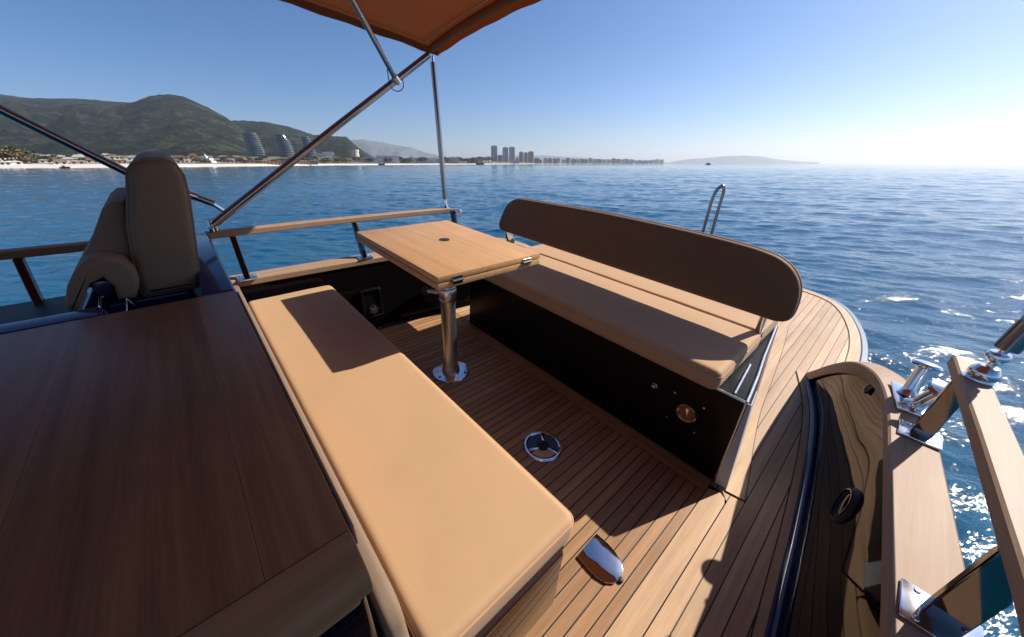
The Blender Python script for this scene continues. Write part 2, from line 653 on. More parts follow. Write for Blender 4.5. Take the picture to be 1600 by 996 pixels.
def sweep_hill(name, crest, Yc, Yf, back, m, seed, rough_h, nx=260, ny=60, foot_z=1.0):
    us = np.linspace(crest[0][0], crest[-1][0], nx)
    vs = np.interp(us, [c[0] for c in crest], [c[1] for c in crest])
    rows = []
    for j in range(ny):
        t = j / (ny - 1)
        Y = Yf + (Yc + back - Yf) * t
        row = []
        tc = (Yc - Yf) / (Yc + back - Yf)
        s = t / tc if t < tc else 1 - (t - tc) / (1 - tc)
        prof = s ** 0.85 if t < tc else s ** 0.7
        for u, v in zip(us, vs):
            hc = max(wz(v, Yc), 0.0)
            x = az(u) * Y
            f = mnoise.fractal(Vector((x / 260.0 + seed, Y / 330.0, seed * 0.37)), 1.0, 2.1, 6)
            g = abs(mnoise.noise(Vector((x / 150.0 + seed * 2, Y / 900.0, 0.2))))
            z = hc * prof + (f * rough_h - g * rough_h * 1.3) * (s * (1 - s) * 3.4 + 0.06 * s) * min(1, hc / 60)
            f2 = mnoise.noise(Vector((x / 24.0, Y / 24.0, seed)))
            z += f2 * 3.0 * s
            row.append((x, Y, z - (1 - s) * 3 + foot_z))
        rows.append(row)
    bm = loft_bm(rows)
    bmesh.ops.recalc_face_normals(bm, faces=bm.faces[:])
    bm.normal_update()
    up = sum(f.normal.z for f in bm.faces)
    if up < 0:
        bmesh.ops.reverse_faces(bm, faces=bm.faces[:])
    o = finish(name, bm, m, world=WI, angle=180)
    o["kind"] = "structure"
    return o

def hill_mat(name, a, b3, c3):
    m, n, b = mat(name)
    v, raw = coords(n)
    n1 = noise(n, raw, 0.011, 8, 0.68)
    n2 = noise(n, raw, 0.05, 6, 0.75)
    f = MATH(n, 'ADD', MATH(n, 'MULTIPLY', n1, 0.5), MATH(n, 'MULTIPLY', n2, 0.5))
    c = ramp(n, f, [(0.43, a), (0.52, b3), (0.61, c3)])
    n.links.new(c, b.inputs["Base Color"])
    b.inputs["Roughness"].default_value = 0.95
    b.inputs["Specular IOR Level"].default_value = 0.1
    bump(n, b, MATH(n, 'ADD', MATH(n, 'MULTIPLY', n1, 30.0), MATH(n, 'MULTIPLY', n2, 7.0)), 1.0, 1.0)
    return m

def plain(name, col, rough=0.8, var=0.12, scale=0.3):
    m, n, b = mat(name)
    v, raw = coords(n)
    k = noise(n, raw, scale, 4)
    c = ramp(n, k, [(0.3, tuple(x * (1 - var) for x in col)), (0.7, tuple(min(1, x * (1 + var)) for x in col))])
    n.links.new(c, b.inputs["Base Color"])
    b.inputs["Roughness"].default_value = rough
    return m

sea()

MH1 = hill_mat("pine_hillside", (0.005, 0.009, 0.006), (0.014, 0.021, 0.011), (0.062, 0.062, 0.034))
MH2 = hill_mat("scrub_hillside", (0.006, 0.011, 0.006), (0.018, 0.025, 0.012), (0.070, 0.068, 0.036))
MHF = plain("far_mountain_rock", (0.10, 0.12, 0.13), 0.95, 0.2, 0.002)
sweep_hill("hills", [(-900, 215), (-600, 175), (-300, 150), (-100, 141), (0, 144), (40, 146), (80, 152), (140, 153), (190, 156), (240, 160), (280, 166), (330, 190), (380, 225), (400, 250)], 2700, 1000, 900, MH1, 3.1, 55)
sweep_hill("hills", [(-60, 250), (20, 236), (80, 218), (130, 200), (175, 184), (215, 168), (250, 157), (268, 151.5), (285, 148), (300, 146.5), (320, 150), (350, 166), (375, 183), (395, 203), (430, 232), (460, 252)], 2000, 1050, 500, MH2, 8.4, 40)
sweep_hill("hills", [(330, 215), (360, 192), (385, 188), (430, 190), (470, 200), (500, 211), (530, 212.5), (548, 214), (556, 223), (566, 233), (580, 243), (600, 254)], 2300, 1300, 600, MH1, 5.7, 30)
sweep_hill("mountains", [(500, 236), (530, 226), (556, 218), (575, 217), (592, 220), (620, 226), (645, 230), (665, 238), (690, 244), (730, 250), (780, 254)], 7600, 6000, 1500, MHF, 2.2, 60, 120, 20)
sweep_hill("mountains", [(1040, 255), (1075, 249), (1100, 247), (1130, 244.5), (1160, 243), (1185, 244.5), (1205, 248), (1240, 252), (1280, 254)], 11500, 10500, 1200, MHF, 9.9, 60, 90, 14)
sweep_hill("mountains", [(690, 253), (730, 247), (790, 243), (850, 243), (900, 246), (960, 250), (1040, 254)], 10500, 9500, 1200, MHF, 6.1, 60, 90, 14)

# the coast: shoreline distance as a function of image column
SH_U = [-1400, -400, 0, 120, 250, 400, 480, 560, 650, 750, 800, 830, 900, 1000, 1110]
SH_Y = [150, 170, 190, 208, 240, 345, 480, 760, 1080, 1500, 2000, 2400, 3200, 4200, 6500]
def shore(u):
    return float(np.interp(u, SH_U, SH_Y))

def land():
    rows = []
    us = list(np.linspace(-1400, 1110, 260))
    for k, (dy, z) in enumerate(((0, -0.8), (3, 0.1), (14, 0.9), (30, 1.5), (45, 2.2), (120, 6), (300, 11), (900, 24))):
        row = []
        for u in us:
            Ys = shore(u)
            d = dy
            if u > 560:
                d = dy * min(1, 0.35 + (Ys - 900) / 9000)
            wob = 5 * mnoise.noise(Vector((u / 23.0, 0.4, 0))) if k < 4 else 0
            Y = Ys + d + wob * (Ys / 800)
            zz = z if k < 5 or u < 560 else z * 0.5
            row.append((az(u) * Y, Y, zz))
        rows.append(row)
    bm = loft_bm(rows)
    bm.normal_update()
    if sum(f.normal.z for f in bm.faces) < 0:
        bmesh.ops.reverse_faces(bm, faces=bm.faces[:])
    m, n, b = mat("coast_ground")
    v, raw = coords(n)
    sep = N(n, "ShaderNodeSeparateXYZ")
    n.links.new(raw, sep.inputs[0])
    k = noise(n, raw, 0.03, 6, 0.7)
    grn = ramp(n, k, [(0.35, (0.04, 0.055, 0.025)), (0.5, (0.10, 0.10, 0.06)), (0.65, (0.30, 0.24, 0.17))])
    hgt = MATH(n, 'MULTIPLY', sep.outputs[2], 1.0)
    f = MATH(n, 'GREATER_THAN', hgt, 2.0)
    c = mixc(n, f, (0.62, 0.55, 0.47), grn)
    n.links.new(c, b.inputs["Base Color"])
    b.inputs["Roughness"].default_value = 0.95
    o = finish("land", bm, m, world=WI, angle=180)
    o["kind"] = "structure"
land()

# ---- trees along the shore
M_LEAF = [plain("leaf_dark", (0.045, 0.065, 0.025), 0.9, 0.3, 0.6), plain("leaf_olive", (0.085, 0.09, 0.035), 0.9, 0.3, 0.6), plain("leaf_autumn", (0.15, 0.095, 0.045), 0.9, 0.3, 0.6)]
M_BARK = plain("bark", (0.10, 0.075, 0.055), 0.9)
def tree_meshes(kind, seed):
    g = random.Random(seed)
    bm = bmesh.new()
    for i in range(230):
        th = g.uniform(0, 2 * math.pi)
        ph = math.acos(g.uniform(-0.8, 1))
        rr = g.uniform(0.45, 1.0)
        lobes = 1 + 0.25 * math.sin(3 * th + seed) + 0.18 * math.cos(5 * th)
        p = Vector((math.sin(ph) * math.cos(th) * rr * 0.62 * lobes, math.sin(ph) * math.sin(th) * rr * 0.62 * lobes, 0.68 + math.cos(ph) * rr * 0.34))
        s = g.uniform(0.04, 0.10)
        d = Vector((g.gauss(0, 1), g.gauss(0, 1), g.gauss(0, 1))).normalized()
        e = d.orthogonal().normalized()
        f = d.cross(e)
        vs = [bm.verts.new(p + (e * math.cos(a) + f * math.sin(a)) * s * g.uniform(0.7, 1.2)) for a in (0, 1.3, 2.5, 3.8, 5.1)]
        bm.faces.new(vs)
    crown = bpy.data.meshes.new("crown")
    bm.to_mesh(crown)
    bm.free()
    crown.materials.append(M_LEAF[kind])
    bm = tube_bm([(0, 0, -0.05), (0.01, 0, 0.2), (-0.01, 0.01, 0.5), (0.02, 0, 0.75)], [0.035, 0.028, 0.02, 0.008], 7)
    for a in (0.5, 2.6, 4.4):
        tube_bm([(0, 0, 0.35), (0.18 * math.cos(a), 0.18 * math.sin(a), 0.6), (0.3 * math.cos(a), 0.3 * math.sin(a), 0.75)], [0.016, 0.01, 0.004], 5, bm)
    trunk = bpy.data.meshes.new("trunk")
    bm.to_mesh(trunk)
    bm.free()
    trunk.materials.append(M_BARK)
    return crown, trunk
TREES = [[tree_meshes(k, 10 * k + j) for j in range(3)] for k in range(3)]
KIND_LABEL = ["dark green round shore tree", "olive green spreading shore tree", "brownish autumn coloured shore tree"]
def ground_z(u, Y):
    d = Y - shore(u)
    return float(np.interp(d, [0, 3, 14, 30, 45, 120, 300, 900], [-0.8, 0.1, 0.9, 1.5, 2.2, 6, 11, 24]))
def tree(u, dy, h, w, kind, label):
    g = random.Random(int(u * 7 + dy))
    Y = shore(u) + dy
    x = az(u) * Y
    crown, trunk = TREES[kind][g.randrange(3)]
    t = bpy.data.objects.new("shore_tree", None)
    COL.objects.link(t)
    t.matrix_world = Matrix.Translation((x, Y, ground_z(u, Y) - 0.3)) @ Matrix.Rotation(g.uniform(0, 6), 4, 'Z') @ Matrix.Diagonal((w, w, h, 1))
    tag(t, label, "tree", "trees along the far shore")
    for nm, me in (("crown", crown), ("trunk", trunk)):
        o = bpy.data.objects.new(nm, me)
        COL.objects.link(o)
        o.parent = t
for i in range(11):
    u = -30 + i * 6.5
    tree(u, 48 + (i % 3) * 9, 8.2 + 1.6 * math.sin(i * 2.1), 8.5, (0, 1, 0, 1, 2)[i % 5], "tree in the dense green clump at the left end of the beach")
g0 = random.Random(3)
spots = [("between the beach houses left of the seat backrest", 40, 190, 26), ("among the pale houses right of the seat backrest", 275, 390, 22),
         ("at the foot of the three glass towers", 388, 520, 14), ("on the low shore right of the glass towers", 505, 670, 30),
         ("on the low shore beyond the table corner", 690, 765, 14)]
for where, u0, u1, cnt in spots:
    for i in range(cnt):
        u = u0 + (u1 - u0) * (i + g0.uniform(0.1, 0.9)) / cnt
        k = g0.choice((0, 0, 1, 1, 2))
        s = max(0.75, shore(u) / 330)
        tree(u, g0.uniform(38, 130), g0.uniform(3.6, 5.6) * s, g0.uniform(5, 8) * s, k, KIND_LABEL[k] + " " + where)

# ---- houses along the shore
M_WALL = [plain("white_render", (0.68, 0.66, 0.62)), plain("cream_render", (0.58, 0.50, 0.40)), plain("terracotta_wall", (0.42, 0.25, 0.17)), plain("grey_concrete", (0.36, 0.35, 0.36))]
M_ROOF = [plain("pale_roof", (0.55, 0.52, 0.48)), plain("clay_roof", (0.33, 0.15, 0.09)), plain("brown_roof", (0.22, 0.15, 0.11))]
M_GLASSD, _n, _b = mat("dark_window_glass")
_b.inputs["Base Color"].default_value = (0.03, 0.045, 0.06, 1)
_b.inputs["Roughness"].default_value = 0.12
def house(u, dy, w, d, h, wall, roof, pitch, label, group="beach houses along the far shore", storeys=1):
    Y = shore(u) + dy
    x = az(u) * Y
    z0 = ground_z(u, Y) - 0.4
    root = thing("beach_house", label, "house", (0, 0, 0), group, Matrix.Translation((x, Y, z0)) @ Matrix.Rotation(-math.atan(az(u)), 4, 'Z'))
    finish("wall", box_bm(-w / 2, w / 2, 0, d, 0, h), M_WALL[wall], root)
    if pitch > 0:
        bm = prism_bm([(-w / 2 - 0.5, h + 0.003), (w / 2 + 0.5, h + 0.003), (w / 2 - w * 0.22, h + pitch), (-w / 2 + w * 0.22, h + pitch)], 'y', -0.5, d + 0.5)
    else:
        bm = box_bm(-w / 2 - 0.4, w / 2 + 0.4, -0.4, d + 0.4, h + 0.003, h + 0.35)
    finish("roof", bm, M_ROOF[roof], root)
    for s in range(storeys):
        zz = (s + 0.35) * h / storeys
        k = max(2, int(w / 3.2))
        for i in range(k):
            cx = -w / 2 + w * (i + 0.5) / k
            finish("window", box_bm(cx - 0.6, cx + 0.6, -0.05, 0.06, zz, zz + 1.3), M_GLASSD, root)
    return root
hs = random.Random(21)
hc = 0
extra_ = random.Random(77)
wn_ = ("white", "cream", "terracotta", "grey")
rows_ = [(-20, 26, 0, 9, 3.6), (8, 26, 0, 8, 3.4), (40, 100, 1, 14, 4), (22, 30, 0, 13, 3.6), (60, 110, 0, 12, 4.5), (75, 120, 0, 14, 5), (95, 34, 1, 12, 3.4),
         (112, 80, 0, 13, 5), (122, 36, 2, 13, 4), (134, 110, 1, 13, 6), (150, 90, 0, 12, 5), (168, 70, 0, 13, 6), (183, 60, 1, 11, 8), (192, 44, 2, 10, 5), (215, 80, 0, 22, 6),
         (240, 90, 0, 20, 7), (262, 60, 1, 17, 5), (283, 70, 1, 14, 7), (297, 56, 1, 12, 8), (306, 80, 2, 10, 9), (340, 60, 0, 16, 5), (352, 90, 1, 12, 6), (368, 70, 1, 14, 7), (380, 60, 2, 14, 5),
         (505, 70, 1, 12, 12), (516, 110, 0, 16, 13), (526, 60, 1, 10, 9), (540, 90, 1, 20, 6), (575, 80, 0, 24, 7), (590, 60, 0, 14, 6), (607, 60, 0, 30, 9), (640, 60, 0, 14, 6), (665, 80, 0, 30, 6), (705, 70, 1, 22, 7), (742, 80, 2, 22, 5)]
for u in list(range(-10, 192, 7)) + list(range(208, 392, 7)) + list(range(500, 680, 11)):
    rows_.append((u + extra_.uniform(-3, 3), extra_.choice((52, 75, 100, 130, 160)), extra_.choice((0, 0, 1, 1, 2)), extra_.uniform(9, 15), extra_.uniform(3.5, 6)))
for i, (u, dy, c, w, h) in enumerate(rows_):
    sc = max(0.62, shore(u) / 400)
    pl_ = ("at the beach behind the dark slanting pole" if u < 190 else "just right of the tall seat backrest" if u < 300 else "at the foot of the green hill" if u < 400 else "right of the glass towers" if u < 560 else "on the shore left of the vertical pole" if u < 690 else "on the shore right of the vertical pole")
    roofk = hs.choice((0, 0, 1, 2)) if c else 0
    pitch = hs.choice((0, 1.2, 1.8)) * (1 if c else 0.5)
    st = 2 if h > 6 else 1
    lab = "%s %s house with %s roof, %s" % (("low", "two storey")[st - 1], wn_[c], ("flat pale", "clay", "brown")[roofk] if pitch or roofk else "flat pale", pl_)
    house(u, dy, w * sc * 0.8, 6, h * sc * 0.85, c, roofk, pitch, lab, storeys=st)
# long low terracotta promenade building
house(425, 22, 36, 8, 3.6, 2, 1, 0, "long low terracotta building in front of the first glass tower", "promenade buildings", 2)
house(474, 24, 34, 8, 4.4, 2, 0, 0, "long low terracotta building before the rightmost glass tower", "promenade buildings", 2)

# white domed villa at the foot of the hill
def villa():
    Y = shore(322) + 60
    x = az(322) * Y
    root = thing("white_villa", "white stepped villa with a small spire, below the hill top", "building", (0, 0, 0), None, Matrix.Translation((x, Y, 2.6)) @ Matrix.Diagonal((0.5, 0.5, 0.42, 1)))
    finish("wall", box_bm(-11, 11, 0, 12, 0, 6), M_WALL[0], root)
    finish("wing", box_bm(-5, 8, 1, 10, 6.003, 10), M_WALL[0], root)
    bm = box_bm(-2.2, 2.2, 2, 6, 10.003, 13.5)
    merge(bm, lathe_bm([(2.4, 13.5), (1.6, 15), (0.5, 16.4), (0.15, 20), (0, 20.2)], (0, 4, 0), seg=12))
    finish("spire", bm, M_WALL[0], root)
    for i in range(6):
        finish("window", box_bm(-9.6 + i * 3.4, -8.2 + i * 3.4, -0.06, 0.05, 2, 4.2), M_GLASSD, root)
villa()

# three glass towers
M_GLASST = gloss("tower_glass", (0.018, 0.035, 0.06), 0.15, 0.0, 0.3)
M_SLAB = plain("tower_slab_grey", (0.24, 0.29, 0.35))
def tower(uc, vtop, wpx, shape, label):
    Y = 1000.0 if uc < 480 else 1050.0
    x = az(uc) * Y
    H = wz(vtop, Y) - 3
    Wd = wpx / 596.4 * Y * 0.72
    root = thing("glass_tower", label, "tower", (0, 0, 0), "glass towers on the shore", Matrix.Translation((x, Y, 3)) @ Matrix.Rotation(R_(18), 4, 'Z'))
    nfl = 17
    def half(t):
        # left and right extent at height t for the sail shaped outline
        if shape == 0:
            return -0.5 + 0.03 * t, 0.30 + 0.24 * (1 - t ** 2.2)
        if shape == 1:
            return -0.5, 0.5 - 0.42 * max(0, t - 0.55) ** 1.5 / 0.45 ** 1.5 * 0.8
        return -0.44 + 0.1 * t, 0.5 - 0.34 * t ** 1.8
    rows = []
    for k in range(nfl + 1):
        t = k / nfl
        a, b_ = half(t)
        ring = []
        for q in range(24):
            an = 2 * math.pi * q / 24
            ring.append(((a + b_) / 2 * Wd + (b_ - a) / 2 * Wd * 0.95 * math.cos(an), (b_ - a) * Wd * 0.32 * math.sin(an), t * H))
        rows.append(ring)
    bm = loft_bm(rows, True)
    bm.faces.new([bm.verts[i] for i in range(-24, 0)]) if False else None
    bm.verts.ensure_lookup_table()
    nv = len(bm.verts)
    bm.faces.new([bm.verts[i] for i in range(nv - 24, nv)])
    bmesh.ops.recalc_face_normals(bm, faces=bm.faces[:])
    finish("glass_facade", bm, M_GLASST, root)
    bm = bmesh.new()
    for k in range(1, nfl + 1):
        t = k / nfl
        a, b_ = half(t)
        lo, hi = [], []
        for q in range(24):
            an = 2 * math.pi * q / 24
            wv = 1.04 + (0.07 if (q + k) % 7 < 4 else 0)
            p = ((a + b_) / 2 * Wd + (b_ - a) / 2 * Wd * wv * math.cos(an), (b_ - a) * Wd * 0.36 * wv * math.sin(an))
            lo.append((p[0], p[1], t * H - 0.4))
            hi.append((p[0], p[1], t * H + 0.4))
        s = loft_bm([lo, hi], True)
        s.verts.ensure_lookup_table()
        s.faces.new([s.verts[i] for i in range(24)][::-1])
        s.faces.new([s.verts[i] for i in range(24, 48)])
        merge(bm, s)
    bmesh.ops.recalc_face_normals(bm, faces=bm.faces[:])
    finish("balcony_floors", bm, M_SLAB, root)
    bm = box_bm(-0.12 * Wd, 0.0 * Wd, -0.42 * Wd, -0.30 * Wd, 0, H * 0.93)
    finish("dark_core", bm, M_GLASSD, root)
tower(404, 208.5, 31, 0, "leftmost of the three blue glass towers, widest at its foot")
tower(451, 211, 28, 1, "middle blue glass tower with a rounded right shoulder")
tower(487, 214, 27, 2, "rightmost blue glass tower, partly behind the slanting pole")

def round_tower():
    Y = shore(558) + 200
    root = thing("round_tower", "squat beige round tower at the end of the headland", "tower", (0, 0, 0), None, Matrix.Translation((az(557.5) * Y, Y, 4)))
    bm = lathe_bm([(9.5, 0), (8.6, wz(238, Y) - 4), (9.6, wz(237.5, Y) - 4), (9.6, wz(234, Y) - 4), (0, wz(234, Y) - 4)], (0, 0, 0), seg=24)
    finish("shaft", bm, M_WALL[1], root)
    finish("parapet", lathe_bm([(9.9, 0), (9.9, 1.2), (9.5, 1.2), (9.5, 0)], (0, 0, wz(235, Y) - 4), seg=24), M_WALL[3], root)
round_tower()

# distant city blocks
def block(u0, u1, vtop, Y, wall, label, name="tower_block"):
    x0, x1 = az(u0) * Y, az(u1) * Y
    h = wz(vtop, Y) - 3
    root = thing(name, label, "building", (0, 0, 0), "city blocks on the far shore", Matrix.Translation(((x0 + x1) / 2, Y, 3)) @ Matrix.Rotation(R_(25), 4, 'Z'))
    w = abs(x1 - x0) * 0.8
    finish("wall", box_bm(-w / 2, w / 2, -w / 2, w / 2, 0, h), M_WALL[wall], root)
    finish("roof", box_bm(-w / 4, w / 4, -w / 4, w / 4, h + 0.003, h + 4), M_WALL[3], root)
    nf = max(3, int(h / 5.5))
    for f in range(nf):
        zz = h * (f + 0.35) / nf
        finish("window_band", box_bm(-w / 2 * 0.9, w / 2 * 0.9, -w / 2 - 0.25, -w / 2 + 0.2, zz, zz + h / nf * 0.42), M_GLASSD, root)
block(768, 777, 228.5, 2700, 3, "leftmost and tallest of the three grey city towers")
block(785.5, 794, 231, 2750, 3, "middle grey city tower of the three")
block(795.5, 804, 230.5, 2800, 3, "rightmost of the three grey city towers")
block(811, 817, 238, 2700, 2, "leftmost reddish block beside the grey city towers", "apartment_block")
block(818, 824, 239, 2750, 1, "cream block in the middle of the low city group", "apartment_block")
block(825, 833, 237.5, 2720, 2, "rightmost reddish block of the low city group", "apartment_block")
block(778, 785, 243, 2650, 2, "low reddish block between the grey city towers", "apartment_block")
gb = random.Random(8)
for i in range(34):
    u = 800 + i * 7.0 + gb.uniform(-2, 2)
    if 808 < u < 834:
        continue
    Y = shore(u) + 60
    block(u, u + gb.uniform(5, 9), 250.0 - gb.uniform(0, 2.6) + max(0, (u - 920) / 60), Y, gb.choice((0, 1, 3, 2)), "low hazy building on the flat far shore right of the city towers", "shore_building")

def mast(u, vtop, Y):
    h = wz(vtop, Y) - 2
    t = thing("harbour_mast", "thin pale mast on the low shore right of the vertical pole", "mast", (0, 0, 0), "masts on the far shore", Matrix.Translation((az(u) * Y, Y, 2)))
    finish("pole", tube_bm([(0, 0, 0), (0, 0, h)], [0.8, 0.4], 6), M_WALL[3], t)
    finish("spreader", box_bm(-2.5, 2.5, -0.3, 0.3, h * 0.7, h * 0.7 + 0.6), M_WALL[3], t)
mast(697, 234, 1500)
mast(723, 236, 1700)

def small_boat(u, Y, L, label, col, cab):
    t = thing("small_boat", label, "boat", (0, 0, 0), None, Matrix.Translation((az(u) * Y, Y, 0)) @ Matrix.Rotation(R_(12), 4, 'Z'))
    rows = []
    for k in range(9):
        s = -0.5 + k / 8
        w = 0.17 * L * (1 - max(0, s + 0.1) ** 2 * 2.7)
        w = max(w, 0.01)
        top = 0.14 * L * (1 + max(0, s) * 0.8)
        rows.append([(s * L, -w, top), (s * L, -w * 0.7, -0.2), (s * L, w * 0.7, -0.2), (s * L, w, top)])
    bm = loft_bm(rows, True)
    bm.verts.ensure_lookup_table()
    bm.faces.new([bm.verts[i] for i in range(4)])
    bmesh.ops.recalc_face_normals(bm, faces=bm.faces[:])
    finish("hull", bm, col, t)
    finish("cabin", box_bm(-0.25 * L, 0.08 * L, -0.1 * L, 0.1 * L, 0.14 * L, 0.30 * L, 0.01 * L), cab, t)
    finish("mast", tube_bm([(-0.05 * L, 0, 0.3 * L), (-0.05 * L, 0, 0.5 * L)], 0.01 * L, 6), M_POLE, t)
M_HULLB = plain("dark_boat_hull", (0.05, 0.05, 0.06))
M_HULLR = plain("brown_boat_hull", (0.16, 0.08, 0.05))
small_boat(1107, 900, 13, "small dark boat alone on the horizon above the bench", M_HULLB, M_HULLB)
small_boat(99, 192, 4, "small brown boat close to the left end of the beach", M_HULLR, M_WALL[2])
small_boat(596, 850, 14, "dark boat moored off the low shore beside the slanting pole", M_HULLB, M_WALL[0])
small_boat(750, 1250, 26, "dark boat moored left of the grey city towers", M_HULLB, M_WALL[0])

# haze over everything
def haze():
    m = bpy.data.materials.new("haze_air")
    m.use_nodes = True
    n = m.node_tree
    n.nodes.clear()
    out = n.nodes.new("ShaderNodeOutputMaterial")
    pv = n.nodes.new("ShaderNodeVolumePrincipled")
    pv.inputs["Color"].default_value = (0.80, 0.90, 1.0, 1)
    pv.inputs["Density"].default_value = 0.000065
    pv.inputs["Anisotropy"].default_value = 0.35
    n.links.new(pv.outputs[0], out.inputs["Volume"])
    bm = box_bm(-16500, 16500, -16500, 16500, -4.5, 480)
    o = finish("haze", bm, m, world=WI)
    o["kind"] = "stuff"
haze()

# ================================================================== THE BOAT
boat = thing("motor_boat", "dark glossy motor boat with caulked teak decks and teak capped sides", "boat", (0, 0, 0))
XC = -1.10
def mir(p):
    return (2 * XC - p[0], p[1], p[2])

# --- cockpit floor with locker side margin
finish("cockpit_floor", poly_sheet_bm([(-2.5, -0.9), (-0.1465, -0.9), (-0.1465, 1.395), (-2.5, 1.395)], 0.0, 0.03), M_FLOOR, boat)
finish("margin_plank", poly_sheet_bm([(-2.5, 1.399), (-0.1465, 1.399), (-0.1465, 1.50), (-2.5, 1.50)], 0.0, 0.03), M_MARGIN_X, boat)
finish("caulk_bed", poly_sheet_bm([(-2.52, -0.92), (0.4, -0.92), (0.3, 2.0), (0.1, 2.9), (0.1, 4.4), (-2.3, 4.4), (-2.52, 2)], -0.006, 0.02), M_CAULK, boat)
finish("wide_plank", poly_sheet_bm([(-0.1415, -0.9), (-0.0625, -0.9), (-0.0625, 1.40), (-0.072, 1.43), (-0.096, 1.445), (-0.1415, 1.425)], 0.002, 0.03), M_MARGIN_Y, boat)

# --- side and aft deck
wall_bottom = spline([(0.20, -3.2, 0), (0.25, -1.5, 0), (0.262, -0.4, 0), (0.258, 0.3, 0), (0.236, 0.8, 0), (0.206, 1.216, 0), (0.184, 1.508, 0), (0.147, 1.9, 0), (0.104, 2.25, 0), (0.058, 2.5, 0), (0.0, 2.72, 0), (-0.062, 2.92, 0)], 6)
aft_edge = spline([(0.19, 2.9, 0), (0.175, 3.3, 0), (0.16, 3.65, 0), (0.12, 3.98, 0), (0.062, 4.25, 0), (-0.03, 4.55, 0), (-0.15, 4.77, 0), (-0.32, 4.89, 0), (-0.55, 4.95, 0), (-0.85, 4.99, 0), (XC, 5.0, 0)], 6)
deck = [(-0.0585, -0.9)] + [(-0.0585, 1.44), (-0.14, 1.44), (-0.3, 2.45)]
side_poly = [(-0.0585, -0.9), (0.30, -0.9), (0.30, 1.0), (0.24, 1.7), (0.2, 2.2), (0.19, 2.88)]
ae = [(p.x, p.y) for p in aft_edge]
aem = [(2 * XC - x, y) for x, y in ae]
ring = side_poly + ae + aem[::-1] + [(2 * XC - 0.19, 2.88), (2 * XC - 0.2, 2.2), (-2.45, 1.7), (-2.45, 1.502), (-0.1465, 1.502), (-0.1415, 1.46), (-0.09, 1.46), (-0.0585, 1.42)]
finish("deck_planking", poly_sheet_bm(ring, 0.0005, 0.03), M_SIDE, boat)

def strip(path, w0, w1, z, m, name, thick=0.004):
    """flat plank that follows a path, from w0 to w1 to its left"""
    rows_a, rows_b = [], []
    for i, p in enumerate(path):
        a = path[max(i - 1, 0)]
        b_ = path[min(i + 1, len(path) - 1)]
        d = (b_ - a)
        d.z = 0
        d.normalize()
        nrm = Vector((-d.y, d.x, 0))
        rows_a.append((p.x + nrm.x * w0, p.y + nrm.y * w0, z))
        rows_b.append((p.x + nrm.x * w1, p.y + nrm.y * w1, z))
    bm = bmesh.new()
    prev = None
    for a, b_ in zip(rows_a, rows_b):
        va, vb = bm.verts.new(a), bm.verts.new(b_)
        if prev:
            bm.faces.new((prev[0], va, vb, prev[1]))
        prev = (va, vb)
    bm.normal_update()
    if sum(f.normal.z for f in bm.faces) < 0:
        bmesh.ops.reverse_faces(bm, faces=bm.faces[:])
    return finish(name, bm, m, boat)

base_side = spline([(-0.086, 1.47, 0), (-0.12, 1.65, 0), (-0.165, 1.86, 0), (-0.225, 2.2, 0), (-0.27, 2.6, 0), (-0.34, 3.18, 0), (-0.41, 3.65, 0)], 6)
strip(base_side, -0.002, -0.078, 0.0075, M_MARGIN_Y, "margin_plank")
strip(base_side, -0.001, -0.082, 0.0045, M_CAULK, "caulk_line")
allpath = aft_edge + [Vector((2 * XC - p.x, p.y, 0)) for p in aft_edge[::-1][1:]]
strip(allpath, 0.004, 0.072, 0.0075, M_MARGIN_Y, "margin_plank")
strip(allpath, 0.0, 0.076, 0.0045, M_CAULK, "caulk_line")
wb = wall_bottom
strip(wb, -0.01, 0.052, 0.0085, M_MARGIN_Y, "margin_plank")
strip(wb, -0.01, 0.056, 0.0055, M_CAULK, "caulk_line")

# --- rub rail round the stern
def sweep_rect(path, w, h, up_off, out_off, name, m, parent, bev=True):
    rows = []
    for i, p in enumerate(path):
        a = path[max(i - 1, 0)]
        b_ = path[min(i + 1, len(path) - 1)]
        d = (b_ - a)
        d.z = 0
        d.normalize()
        o = Vector((d.y, -d.x, 0))
        q = min(0.007, h * 0.3)
        prof = [(0, -h + q), (0, -q), (q, 0), (w - q, 0), (w, -q), (w, -h + q), (w - q, -h), (q, -h)]
        rows.append([p + o * (out_off + s) + Vector((0, 0, up_off + t)) for s, t in prof])
    bm = loft_bm(rows, True)
    bm.verts.ensure_lookup_table()
    bm.faces.new([bm.verts[i] for i in range(8)])
    k = len(bm.verts)
    bm.faces.new([bm.verts[i] for i in range(k - 8, k)])
    bmesh.ops.recalc_face_normals(bm, faces=bm.faces[:])
    return finish(name, bm, m, parent)
sweep_rect(allpath, 0.045, 0.05, 0.004, 0.001, "rub_rail", plain_early("rub_rail_blue_grey", (0.20, 0.24, 0.32), 0.35), boat)

